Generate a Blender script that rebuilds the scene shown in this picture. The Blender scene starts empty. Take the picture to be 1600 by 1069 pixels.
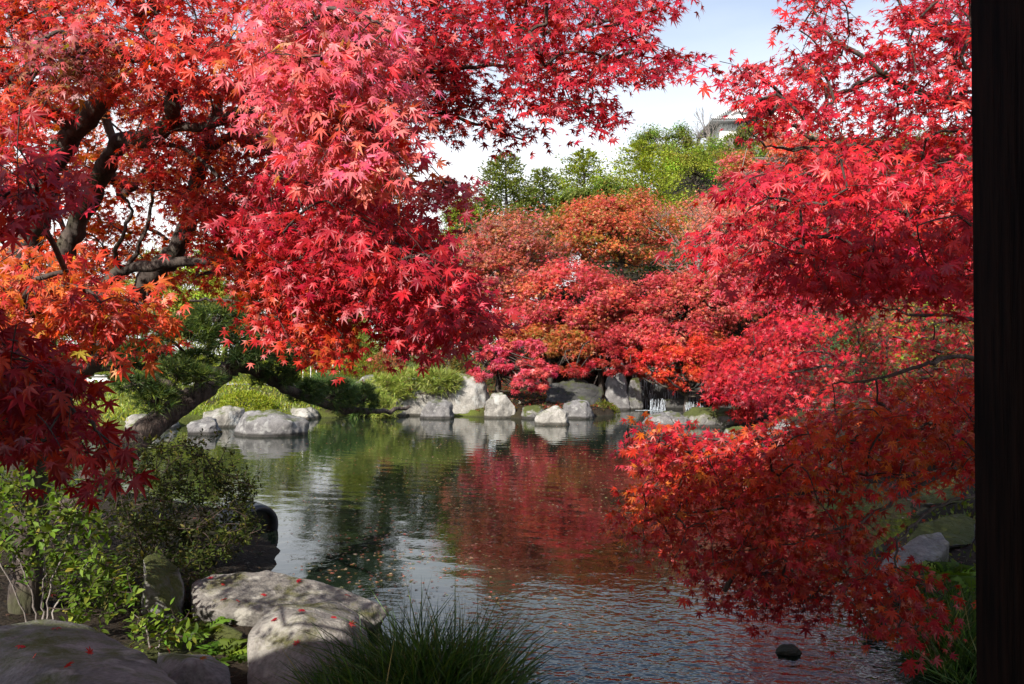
import bpy, bmesh, math, random
import numpy as np
from mathutils import Vector, Matrix, noise
from mathutils.bvhtree import BVHTree

# ------------------------------------------------------------------ camera, world, sun, exposure
scene = bpy.context.scene
COL = scene.collection
R = math.radians
CAM_Z, PITCH, FOC = 1.8, R(0.84), 1244.0

cam_data = bpy.data.cameras.new("camera")
cam_data.sensor_width = 36.0
cam_data.lens = 36.0 * FOC / 1600.0
cam_data.clip_start = 0.05
cam_data.clip_end = 2000.0
cam = bpy.data.objects.new("camera", cam_data)
COL.objects.link(cam)
cam.location = (0, 0, CAM_Z)
cam.rotation_euler = (R(90) + PITCH, 0, 0)
scene.camera = cam

SUN_EL, SUN_AZ = R(35), R(28)          # azimuth: degrees to the viewer's left of straight behind
to_sun = Vector((-math.sin(SUN_AZ) * math.cos(SUN_EL), -math.cos(SUN_AZ) * math.cos(SUN_EL), math.sin(SUN_EL)))
TOSUN = np.array(to_sun)
sun_data = bpy.data.lights.new("sun", 'SUN')
sun_data.energy = 5.0
sun_data.angle = R(0.55)
sun_data.color = (1.0, 0.955, 0.88)
sun = bpy.data.objects.new("sun", sun_data)
COL.objects.link(sun)
sun.rotation_euler = to_sun.to_track_quat('Z', 'Y').to_euler()
sun.location = (-20, -30, 40)

world = bpy.data.worlds.new("World")
scene.world = world
world.use_nodes = True
wt = world.node_tree
for n in list(wt.nodes):
    wt.nodes.remove(n)
w_out = wt.nodes.new('ShaderNodeOutputWorld')
sky = wt.nodes.new('ShaderNodeTexSky')
sky.sky_type = 'NISHITA'
sky.sun_disc = False
sky.sun_elevation = SUN_EL
sky.sun_rotation = math.atan2(to_sun.x, to_sun.y)
sky.air_density = 1.0
sky.dust_density = 1.2
bg1 = wt.nodes.new('ShaderNodeBackground')
bg1.inputs[1].default_value = 0.125
wt.links.new(sky.outputs[0], bg1.inputs[0])
tc = wt.nodes.new('ShaderNodeTexCoord')
sx = wt.nodes.new('ShaderNodeSeparateXYZ')
wt.links.new(tc.outputs['Generated'], sx.inputs[0])
mr = wt.nodes.new('ShaderNodeMapRange')     # thin bright cloud veil, thickest towards the horizon all round
mr.interpolation_type = 'SMOOTHSTEP'
mr.inputs[1].default_value = 0.10; mr.inputs[2].default_value = 0.52
mr.inputs[3].default_value = 1.0; mr.inputs[4].default_value = 0.0
wt.links.new(sx.outputs[2], mr.inputs[0])
wmap = wt.nodes.new('ShaderNodeMapping'); wmap.inputs['Scale'].default_value = (1, 1, 3.2)
wt.links.new(tc.outputs['Generated'], wmap.inputs[0])
wn = wt.nodes.new('ShaderNodeTexNoise'); wn.inputs['Scale'].default_value = 2.4
wn.inputs['Detail'].default_value = 7; wn.inputs['Roughness'].default_value = 0.55
wt.links.new(wmap.outputs[0], wn.inputs['Vector'])
cr = wt.nodes.new('ShaderNodeMapRange'); cr.interpolation_type = 'SMOOTHSTEP'
cr.inputs[1].default_value = 0.42; cr.inputs[2].default_value = 0.72
cr.inputs[3].default_value = 0.0; cr.inputs[4].default_value = 0.10
wt.links.new(wn.outputs[0], cr.inputs[0])
mx = wt.nodes.new('ShaderNodeMath'); mx.operation = 'ADD'; mx.use_clamp = True
wt.links.new(mr.outputs[0], mx.inputs[0]); wt.links.new(cr.outputs[0], mx.inputs[1])
bg2 = wt.nodes.new('ShaderNodeBackground')
bg2.inputs[0].default_value = (0.97, 0.985, 1.0, 1)
bg2.inputs[1].default_value = 0.9
wmix = wt.nodes.new('ShaderNodeMixShader')
wt.links.new(mx.outputs[0], wmix.inputs[0])
wt.links.new(bg1.outputs[0], wmix.inputs[1]); wt.links.new(bg2.outputs[0], wmix.inputs[2])
wt.links.new(wmix.outputs[0], w_out.inputs[0])

scene.view_settings.view_transform = 'Standard'
scene.view_settings.look = 'None'
scene.view_settings.exposure = 0.68
scene.view_settings.gamma = 1.0
scene.view_settings.use_curve_mapping = False
scene.cycles.max_bounces = 7
scene.cycles.diffuse_bounces = 3
scene.cycles.glossy_bounces = 3
scene.cycles.transmission_bounces = 4
scene.cycles.sample_clamp_indirect = 4.0
scene.cycles.use_adaptive_sampling = True
scene.cycles.adaptive_threshold = 0.015

# ------------------------------------------------------------------ helpers: picture point -> place
CP, SP = math.cos(PITCH), math.sin(PITCH)
def ray(px, py):
    x = (px - 800.0) / FOC
    z = (534.5 - py) / FOC
    return np.array((x, CP - z * SP, SP + z * CP))
def P(px, py, D):
    """the point seen at photo pixel (px, py), D metres ahead of the viewer"""
    d = ray(px, py)
    return np.array((0, 0, CAM_Z)) + d * (D / d[1])
def W(px, py, z=0.0):
    """the point at height z seen at photo pixel (px, py)"""
    d = ray(px, py)
    return np.array((0, 0, CAM_Z)) + d * ((z - CAM_Z) / d[2])
def project(p):
    v = np.asarray(p, float) - np.array((0, 0, CAM_Z))
    f = v[..., 1] * CP + v[..., 2] * SP
    u = -v[..., 1] * SP + v[..., 2] * CP
    f = np.maximum(f, 1e-3)
    return 800 + FOC * v[..., 0] / f, 534.5 - FOC * u / f, f

def nrm(v):
    return v / np.maximum(np.linalg.norm(v, axis=-1, keepdims=True), 1e-9)

# ------------------------------------------------------------------ helpers: objects
def wloc(o):
    v = Vector((0, 0, 0))
    while o is not None:
        v += o.location
        o = o.parent
    return v
def thing(name, label, cat, loc, group=None):
    o = bpy.data.objects.new(name, None)
    o.empty_display_size = 0.2
    COL.objects.link(o)
    o.location = [float(c) for c in loc]
    o["label"] = label; o["category"] = cat
    if group: o["group"] = group
    return o
def tag(o, label, cat, group=None):
    o["label"] = label; o["category"] = cat
    if group: o["group"] = group
    return o
def mesh_np(name, V, F, cols=None, smooth=False):
    """V (n,3), F (m,k) with one k, cols (n,3) -> mesh data"""
    me = bpy.data.meshes.new(name)
    V = np.ascontiguousarray(V, np.float32); F = np.ascontiguousarray(F, np.int32)
    n, m, k = len(V), len(F), F.shape[1]
    me.vertices.add(n); me.vertices.foreach_set("co", V.ravel())
    me.loops.add(m * k); me.loops.foreach_set("vertex_index", F.ravel())
    me.polygons.add(m)
    me.polygons.foreach_set("loop_start", np.arange(0, m * k, k, dtype=np.int32))
    me.polygons.foreach_set("loop_total", np.full(m, k, np.int32))
    if smooth:
        me.polygons.foreach_set("use_smooth", np.ones(m, bool))
    if cols is not None:
        a = me.color_attributes.new("leaf_colour", 'FLOAT_COLOR', 'POINT')
        c4 = np.ones((n, 4), np.float32); c4[:, :3] = cols
        a.data.foreach_set("color", c4.ravel())
    me.update(calc_edges=True)
    me.validate(clean_customdata=False)
    return me
def obj(name, me, mat=None, parent=None, loc=(0, 0, 0), kind=None):
    o = bpy.data.objects.new(name, me)
    COL.objects.link(o)
    if mat is not None and me is not None and not me.materials:
        me.materials.append(mat)
    o.location = [float(c) for c in loc]
    if parent is not None: o.parent = parent
    if kind: o["kind"] = kind
    return o
def part(name, V, F, mat, parent=None, cols=None, smooth=False, kind=None):
    """world-space geometry as one mesh object, under PARENT when given"""
    V = np.asarray(V, float)
    if parent is not None:
        V = V - np.array(wloc(parent))
    return obj(name, mesh_np(name, V, F, cols, smooth), mat, parent, kind=kind)

class Bag:
    """collects pieces of one mesh"""
    def __init__(s): s.V, s.F, s.C, s.n = [], [], [], 0
    def add(s, V, F, c=None):
        V = np.asarray(V, float)
        s.V.append(V); s.F.append(np.asarray(F, int) + s.n); s.n += len(V)
        if c is not None:
            c = np.asarray(c, float)
            s.C.append(np.broadcast_to(c, (len(V), 3)) if c.ndim == 1 else c)
    def out(s, name, mat, parent=None, smooth=False, kind=None):
        return part(name, np.concatenate(s.V), np.concatenate(s.F), mat, parent,
                    np.concatenate(s.C) if s.C else None, smooth, kind)

def box(cx, cy, cz, sx_, sy_, sz_, rz=0.0):
    v = np.array([(x, y, z) for x in (-.5, .5) for y in (-.5, .5) for z in (-.5, .5)]) * (sx_, sy_, sz_)
    c, s = math.cos(rz), math.sin(rz)
    v = v @ np.array([(c, s, 0), (-s, c, 0), (0, 0, 1)])
    f = [(0, 1, 3, 2), (4, 6, 7, 5), (0, 4, 5, 1), (2, 3, 7, 6), (0, 2, 6, 4), (1, 5, 7, 3)]
    return v + (cx, cy, cz), np.array(f)

def smooth_path(pts, per=5):
    pts = [np.asarray(p, float) for p in pts]
    if len(pts) < 3:
        return np.array([pts[0] + (pts[-1] - pts[0]) * t for t in np.linspace(0, 1, per + 1)])
    ext = [2 * pts[0] - pts[1]] + pts + [2 * pts[-1] - pts[-2]]
    out = []
    for i in range(1, len(ext) - 2):
        p0, p1, p2, p3 = ext[i - 1:i + 3]
        for t in np.linspace(0, 1, per, endpoint=False):
            out.append(0.5 * (2 * p1 + (p2 - p0) * t + (2 * p0 - 5 * p1 + 4 * p2 - p3) * t * t + (3 * p1 - p0 - 3 * p2 + p3) * t ** 3))
    out.append(pts[-1])
    return np.array(out)
def tube(path, rad, sides=8, rng=None, rough=0.0):
    path = np.asarray(path, float); n = len(path)
    rad = np.broadcast_to(np.asarray(rad, float), (n,)) if np.ndim(rad) else np.full(n, float(rad))
    T = nrm(np.gradient(path, axis=0))
    ref = np.array((0.31, 0.17, 0.93)) if abs(T[0, 2]) < 0.9 else np.array((1.0, 0.1, 0.0))
    A = nrm(np.cross(T, ref)); B = np.cross(T, A)
    ang = np.linspace(0, 2 * math.pi, sides, endpoint=False)
    rr = rad[:, None] * np.ones(sides)
    if rng is not None and rough:
        rr = rr * (1 + rng.normal(0, rough, (n, sides)))
    V = path[:, None] + rr[..., None] * (np.cos(ang)[None, :, None] * A[:, None] + np.sin(ang)[None, :, None] * B[:, None])
    V = V.reshape(-1, 3)
    i, j = np.meshgrid(np.arange(n - 1), np.arange(sides), indexing='ij')
    j2 = (j + 1) % sides
    F = np.stack([i * sides + j, i * sides + j2, (i + 1) * sides + j2, (i + 1) * sides + j], -1).reshape(-1, 4)
    return V, F
def quads_to_tris(F):
    F = np.asarray(F)
    return np.concatenate([F[:, [0, 1, 2]], F[:, [0, 2, 3]]])

# ------------------------------------------------------------------ materials
def new_mat(name):
    m = bpy.data.materials.new(name); m.use_nodes = True
    t = m.node_tree
    for n in list(t.nodes): t.nodes.remove(n)
    o = t.nodes.new('ShaderNodeOutputMaterial')
    return m, t, o
def N(t, kind, **kw):
    n = t.nodes.new(kind)
    for k, v in kw.items():
        if k.startswith('i_'):
            key = k[2:]
            n.inputs[int(key) if key.isdigit() else key.replace('_', ' ')].default_value = v
        else:
            setattr(n, k, v)
    return n
def ramp(t, stops):
    n = t.nodes.new('ShaderNodeValToRGB')
    e = n.color_ramp.elements
    while len(e) > 1: e.remove(e[-1])
    e[0].position, e[0].color = stops[0][0], (*stops[0][1], 1)
    for p, c in stops[1:]:
        k = e.new(p); k.color = (*c, 1)
    return n
def leaf_material(name, trans=0.38, warm=(1.25, 1.5, 0.5), rough=0.42, spec=0.5):
    m, t, o = new_mat(name)
    a = N(t, 'ShaderNodeAttribute', attribute_name='leaf_colour')
    oi = N(t, 'ShaderNodeObjectInfo')
    hv = N(t, 'ShaderNodeHueSaturation')
    mrv = N(t, 'ShaderNodeMapRange'); mrv.inputs[3].default_value = 0.8; mrv.inputs[4].default_value = 1.15
    t.links.new(oi.outputs['Random'], mrv.inputs[0]); t.links.new(mrv.outputs[0], hv.inputs['Value'])
    t.links.new(a.outputs['Color'], hv.inputs['Color'])
    p = N(t, 'ShaderNodeBsdfPrincipled'); p.inputs['Roughness'].default_value = rough
    p.inputs['Specular IOR Level'].default_value = spec
    t.links.new(hv.outputs[0], p.inputs['Base Color'])
    mul = N(t, 'ShaderNodeVectorMath', operation='MULTIPLY'); mul.inputs[1].default_value = warm
    t.links.new(hv.outputs[0], mul.inputs[0])
    tr = N(t, 'ShaderNodeBsdfTranslucent'); t.links.new(mul.outputs[0], tr.inputs[0])
    mixn = N(t, 'ShaderNodeMixShader'); mixn.inputs[0].default_value = trans
    t.links.new(p.outputs[0], mixn.inputs[1]); t.links.new(tr.outputs[0], mixn.inputs[2])
    t.links.new(mixn.outputs[0], o.inputs[0])
    return m
def bark_material(name, dark, light, scale=9.0, moss=None, bump=0.6):
    m, t, o = new_mat(name)
    tcn = N(t, 'ShaderNodeTexCoord')
    mp = N(t, 'ShaderNodeMapping'); mp.inputs['Scale'].default_value = (1, 1, 0.35)
    t.links.new(tcn.outputs['Object'], mp.inputs[0])
    n1 = N(t, 'ShaderNodeTexNoise'); n1.inputs['Scale'].default_value = scale; n1.inputs['Detail'].default_value = 8; n1.inputs['Roughness'].default_value = 0.7
    t.links.new(mp.outputs[0], n1.inputs['Vector'])
    r = ramp(t, [(0.32, dark), (0.5, tuple((a + b) / 2 for a, b in zip(dark, light))), (0.68, light)])
    t.links.new(n1.outputs[0], r.inputs[0])
    v = N(t, 'ShaderNodeTexVoronoi', feature='DISTANCE_TO_EDGE'); v.inputs['Scale'].default_value = scale * 2.2
    t.links.new(mp.outputs[0], v.inputs['Vector'])
    p = N(t, 'ShaderNodeBsdfPrincipled'); p.inputs['Roughness'].default_value = 0.9; p.inputs['Specular IOR Level'].default_value = 0.25
    colsock = r.outputs[0]
    if moss:
        n2 = N(t, 'ShaderNodeTexNoise'); n2.inputs['Scale'].default_value = scale * 0.3; n2.inputs['Detail'].default_value = 5
        rm = ramp(t, [(0.52, (0, 0, 0)), (0.66, (1, 1, 1))])
        t.links.new(tcn.outputs['Object'], n2.inputs['Vector']); t.links.new(n2.outputs[0], rm.inputs[0])
        mxm = N(t, 'ShaderNodeMix', data_type='RGBA'); mxm.inputs[7].default_value = (*moss, 1)
        t.links.new(rm.outputs[0], mxm.inputs[0]); t.links.new(colsock, mxm.inputs[6]); colsock = mxm.outputs[2]
    t.links.new(colsock, p.inputs['Base Color'])
    add = N(t, 'ShaderNodeMath', operation='ADD'); t.links.new(n1.outputs[0], add.inputs[0]); t.links.new(v.outputs[0], add.inputs[1])
    b = N(t, 'ShaderNodeBump'); b.inputs['Strength'].default_value = bump; b.inputs['Distance'].default_value = 0.02
    t.links.new(add.outputs[0], b.inputs['Height']); t.links.new(b.outputs[0], p.inputs['Normal'])
    t.links.new(p.outputs[0], o.inputs[0])
    return m
def stone_material(name, base, light, dark, scale=3.0, moss=None, moss_amt=0.5, lichen=None, bump=0.5, crack=0.35):
    m, t, o = new_mat(name)
    tcn = N(t, 'ShaderNodeTexCoord'); ge = N(t, 'ShaderNodeNewGeometry')
    pos = ge.outputs['Position']
    n1 = N(t, 'ShaderNodeTexNoise'); n1.inputs['Scale'].default_value = scale; n1.inputs['Detail'].default_value = 9; n1.inputs['Roughness'].default_value = 0.65
    n2 = N(t, 'ShaderNodeTexNoise'); n2.inputs['Scale'].default_value = scale * 22; n2.inputs['Detail'].default_value = 4
    for n in (n1, n2): t.links.new(pos, n.inputs['Vector'])
    r = ramp(t, [(0.3, dark), (0.5, base), (0.7, light)]); t.links.new(n1.outputs[0], r.inputs[0])
    mg = N(t, 'ShaderNodeMix', data_type='RGBA', blend_type='OVERLAY'); mg.inputs[0].default_value = 0.55
    t.links.new(r.outputs[0], mg.inputs[6]); t.links.new(n2.outputs[0], mg.inputs[7])
    c = mg.outputs[2]
    # cracks and veins
    wv = N(t, 'ShaderNodeTexNoise'); wv.inputs['Scale'].default_value = scale * 1.2; t.links.new(pos, wv.inputs['Vector'])
    wa = N(t, 'ShaderNodeVectorMath', operation='MULTIPLY_ADD'); wa.inputs[1].default_value = (0.35, 0.35, 0.35)
    t.links.new(wv.outputs['Color'], wa.inputs[0]); t.links.new(pos, wa.inputs[2])
    vo = N(t, 'ShaderNodeTexVoronoi', feature='DISTANCE_TO_EDGE'); vo.inputs['Scale'].default_value = scale * 0.9
    t.links.new(wa.outputs[0], vo.inputs['Vector'])
    rc = ramp(t, [(0.0, (0, 0, 0)), (0.035, (1, 1, 1))]); t.links.new(vo.outputs['Distance'], rc.inputs[0])
    mc = N(t, 'ShaderNodeMix', data_type='RGBA', blend_type='MULTIPLY'); mc.inputs[0].default_value = crack
    t.links.new(c, mc.inputs[6]); t.links.new(rc.outputs[0], mc.inputs[7]); c = mc.outputs[2]
    if lichen:
        nl = N(t, 'ShaderNodeTexNoise'); nl.inputs['Scale'].default_value = scale * 2.6; nl.inputs['Detail'].default_value = 6
        t.links.new(pos, nl.inputs['Vector'])
        rl = ramp(t, [(0.55, (0, 0, 0)), (0.63, (1, 1, 1))]); t.links.new(nl.outputs[0], rl.inputs[0])
        ml = N(t, 'ShaderNodeMix', data_type='RGBA'); ml.inputs[7].default_value = (*lichen, 1)
        t.links.new(rl.outputs[0], ml.inputs[0]); t.links.new(c, ml.inputs[6]); c = ml.outputs[2]
    if moss:
        nm = N(t, 'ShaderNodeTexNoise'); nm.inputs['Scale'].default_value = scale * 1.5; nm.inputs['Detail'].default_value = 9; nm.inputs['Roughness'].default_value = 0.7
        t.links.new(pos, nm.inputs['Vector'])
        sz = N(t, 'ShaderNodeSeparateXYZ'); t.links.new(ge.outputs['Normal'], sz.inputs[0])
        ad = N(t, 'ShaderNodeMath', operation='MULTIPLY_ADD'); ad.inputs[1].default_value = 0.35
        t.links.new(sz.outputs[2], ad.inputs[0]); t.links.new(nm.outputs[0], ad.inputs[2])
        lo = 0.98 - 0.5 * moss_amt
        rm = ramp(t, [(max(lo - 0.08, 0), (0, 0, 0)), (min(lo + 0.06, 1), (1, 1, 1))]); t.links.new(ad.outputs[0], rm.inputs[0])
        mm = N(t, 'ShaderNodeMix', data_type='RGBA'); mm.inputs[7].default_value = (*moss, 1)
        t.links.new(rm.outputs[0], mm.inputs[0]); t.links.new(c, mm.inputs[6]); c = mm.outputs[2]
    pz = N(t, 'ShaderNodeSeparateXYZ'); t.links.new(pos, pz.inputs[0])
    wl_ = N(t, 'ShaderNodeMath', operation='MULTIPLY_ADD'); wl_.inputs[1].default_value = -0.09; t.links.new(n1.outputs[0], wl_.inputs[0]); t.links.new(pz.outputs[2], wl_.inputs[2])
    wr = ramp(t, [(0.0, (.22, .21, .19)), (0.045, (1, 1, 1))]); t.links.new(wl_.outputs[0], wr.inputs[0])     # soaked band at the waterline
    mw = N(t, 'ShaderNodeMix', data_type='RGBA', blend_type='MULTIPLY'); mw.inputs[0].default_value = 1.0
    t.links.new(c, mw.inputs[6]); t.links.new(wr.outputs[0], mw.inputs[7]); c = mw.outputs[2]
    p = N(t, 'ShaderNodeBsdfPrincipled'); p.inputs['Roughness'].default_value = 0.85; p.inputs['Specular IOR Level'].default_value = 0.3
    t.links.new(c, p.inputs['Base Color'])
    h1 = N(t, 'ShaderNodeMath', operation='MULTIPLY_ADD'); h1.inputs[1].default_value = 0.25
    t.links.new(n2.outputs[0], h1.inputs[0]); t.links.new(n1.outputs[0], h1.inputs[2])
    h2 = N(t, 'ShaderNodeMath', operation='MULTIPLY_ADD'); h2.inputs[1].default_value = 0.5 * crack
    t.links.new(rc.outputs[0], h2.inputs[0]); t.links.new(h1.outputs[0], h2.inputs[2])
    b = N(t, 'ShaderNodeBump'); b.inputs['Strength'].default_value = bump; b.inputs['Distance'].default_value = 0.06
    t.links.new(h2.outputs[0], b.inputs['Height']); t.links.new(b.outputs[0], p.inputs['Normal'])
    t.links.new(p.outputs[0], o.inputs[0])
    return m
def plain_material(name, c1, c2, scale=8.0, rough=0.8, bump=0.2, spec=0.3, stretch=(1, 1, 1)):
    m, t, o = new_mat(name)
    tcn = N(t, 'ShaderNodeTexCoord')
    mp = N(t, 'ShaderNodeMapping'); mp.inputs['Scale'].default_value = stretch
    t.links.new(tcn.outputs['Object'], mp.inputs[0])
    n1 = N(t, 'ShaderNodeTexNoise'); n1.inputs['Scale'].default_value = scale; n1.inputs['Detail'].default_value = 7
    t.links.new(mp.outputs[0], n1.inputs['Vector'])
    r = ramp(t, [(0.35, c1), (0.65, c2)]); t.links.new(n1.outputs[0], r.inputs[0])
    p = N(t, 'ShaderNodeBsdfPrincipled'); p.inputs['Roughness'].default_value = rough; p.inputs['Specular IOR Level'].default_value = spec
    t.links.new(r.outputs[0], p.inputs['Base Color'])
    b = N(t, 'ShaderNodeBump'); b.inputs['Strength'].default_value = bump; b.inputs['Distance'].default_value = 0.01
    t.links.new(n1.outputs[0], b.inputs['Height']); t.links.new(b.outputs[0], p.inputs['Normal'])
    t.links.new(p.outputs[0], o.inputs[0])
    return m

M_MAPLE = leaf_material("maple_leaf", 0.40, (1.2, 1.9, 0.25), 0.42, 0.42)
M_GREEN = leaf_material("green_leaf", 0.32, (1.35, 1.3, 0.4), 0.55, 0.16)
M_NEEDLE = leaf_material("pine_needle", 0.22, (1.2, 1.2, 0.5), 0.5, 0.35)
M_GRASS = leaf_material("grass_blade", 0.35, (1.3, 1.25, 0.4), 0.45, 0.4)
M_BARK = bark_material("maple_bark", (0.022, 0.016, 0.014), (0.12, 0.095, 0.078), 11.0, (0.06, 0.06, 0.03))
M_TWIG = bark_material("maple_twig", (0.03, 0.02, 0.018), (0.10, 0.07, 0.055), 16.0)
M_PALE = bark_material("pale_bark", (0.14, 0.115, 0.10), (0.30, 0.26, 0.235), 14.0)
M_PINEBARK = bark_material("pine_bark", (0.02, 0.016, 0.014), (0.14, 0.105, 0.085), 14.0, None, 1.0)
M_ROCK_FAR = stone_material("shore_stone", (0.26, 0.24, 0.21), (0.40, 0.37, 0.33), (0.10, 0.09, 0.078), 1.6, (0.08, 0.09, 0.02), 0.25, (0.34, 0.33, 0.30), 0.9, 0.22)
M_ROCK_DARKER = stone_material("grey_stone", (0.15, 0.14, 0.135), (0.23, 0.215, 0.205), (0.07, 0.065, 0.065), 2.2, (0.07, 0.08, 0.02), 0.2, (0.25, 0.24, 0.225), 0.7, 0.12)
M_ROCK_NEAR = stone_material("near_stone", (0.20, 0.182, 0.16), (0.32, 0.295, 0.26), (0.10, 0.09, 0.078), 2.6, (0.10, 0.095, 0.035), 0.12, (0.30, 0.28, 0.24), 0.7, 0.10)
M_ROCK_MOSS = stone_material("mossy_stone", (0.16, 0.15, 0.14), (0.30, 0.28, 0.25), (0.05, 0.046, 0.042), 2.2, (0.06, 0.068, 0.015), 0.66, (0.22, 0.21, 0.19), 0.9)
M_CLIFF = stone_material("wet_shaded_stone", (0.045, 0.043, 0.04), (0.10, 0.095, 0.085), (0.015, 0.015, 0.014), 1.4, (0.05, 0.06, 0.012), 0.2, None, 0.9)

# ------------------------------------------------------------------ ground and pond
def poly_xy(pts): return np.array(pts, float)
POND = poly_xy([(-14, 12.5), (-8, 11.3), (-5, 10.4), (-3.3, 9.2), (-2.75, 8.3), (-2.15, 7.4), (-1.95, 6.5), (-1.45, 5.7), (-0.95, 5.05), (-0.4, 4.4), (0.05, 3.95),
                (0.3, 3.0), (2.4, 2.8), (2.55, 4.3), (2.75, 4.9), (2.85, 5.9), (3.0, 7.0), (4.4, 8.6), (4.9, 9.8), (5.0, 12), (5.2, 16), (6.0, 21.5),
                (7.0, 24), (6.9, 27.5), (3.7, 27.5), (3.0, 23.5), (1.9, 22.6), (0.9, 21.9), (-1.1, 22.9), (-3.4, 23.4), (-5.8, 22.2), (-7.6, 21.2), (-9.0, 18.8), (-14, 20)])
def seg_dist(x, y, poly):
    d = np.full(x.shape, 1e9); inside = np.zeros(x.shape, bool)
    n = len(poly)
    for i in range(n):
        a, b = poly[i], poly[(i + 1) % n]
        ab = b - a; L = ab @ ab
        t = np.clip(((x - a[0]) * ab[0] + (y - a[1]) * ab[1]) / L, 0, 1)
        d = np.minimum(d, np.hypot(x - a[0] - t * ab[0], y - a[1] - t * ab[1]))
        c = ((a[1] > y) != (b[1] > y)) & (x < (b[0] - a[0]) * (y - a[1]) / (b[1] - a[1] + 1e-12) + a[0])
        inside ^= c
    return np.where(inside, -d, d)
def sst(a, b, x):
    t = np.clip((x - a) / (b - a), 0, 1)
    return t * t * (3 - 2 * t)
def ground_z(x, y):
    x = np.asarray(x, float); y = np.asarray(y, float)
    s = seg_dist(x, y, POND)
    z = np.where(s < 0, -0.55 * sst(0, 0.9, -s), 0.09 * sst(0, 0.4, s) + 0.05 * sst(0.5, 2.5, s) + 0.15 * sst(15, 20, y))
    bar = np.exp(-(((x - 1.55) / .85) ** 2 + ((y - 4.45) / .42) ** 2) ** 2) * (s < 0)          # silted shallows by the post
    z = z * (1 - bar) + bar * (-.045 + .035 * np.sin(x * 13 + 3 * y) * np.sin(y * 17 - 2 * x) + .02 * np.sin(x * 31) * np.sin(y * 29 + x * 7))
    out = s > 0
    far = sst(20.5, 23, y) * out
    z = z + far * (0.5 * sst(0.5, 6, s))
    z = z + out * 0.55 * sst(3.0, 4.5, x) * sst(0.2, 2.2, s) * sst(3.5, 5, y)            # bank by the pavilion's far corner
    z = z + out * 2.6 * sst(27.0, 31, y) * sst(-2.5, 3, x)                                # garden rise behind the waterfall
    z = z + out * 2.5 * sst(9, 16, x) * sst(8, 14, y)
    z = z + 3.5 * sst(31, 50, y) * sst(-4, 8, x)
    z = z + 20 * sst(55, 130, y) * sst(2, 27, x - 0.02 * (y - 100))
    z = z + 13 * sst(128, 152, y) * sst(20, 42, x)
    z = z - 20 * sst(220, 400, y) * sst(2, 30, x)
    z = z + 0.06 * np.sin(x * 1.7 + 0.6 * y) * np.sin(y * 1.3) * sst(0.3, 2, s)
    return z
gy = np.concatenate([np.linspace(-14, 3, 18, endpoint=False), np.linspace(3, 10, 60, endpoint=False), np.linspace(10, 32, 80, endpoint=False), 32 + (np.linspace(0, 1, 60) ** 1.8) * 700])
gx1 = np.concatenate([np.linspace(0, 4, 40, endpoint=False), np.linspace(4, 11, 40, endpoint=False), 11 + (np.linspace(0, 1, 36) ** 2) * 600])
gx = np.concatenate([-gx1[:0:-1], gx1])
GX, GY = np.meshgrid(gx, gy)
GV = np.stack([GX, GY, ground_z(GX, GY)], -1).reshape(-1, 3)
nx, ny = len(gx), len(gy)
ii, jj = np.meshgrid(np.arange(ny - 1), np.arange(nx - 1), indexing='ij')
GF = np.stack([ii * nx + jj, ii * nx + jj + 1, (ii + 1) * nx + jj + 1, (ii + 1) * nx + jj], -1).reshape(-1, 4)
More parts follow.
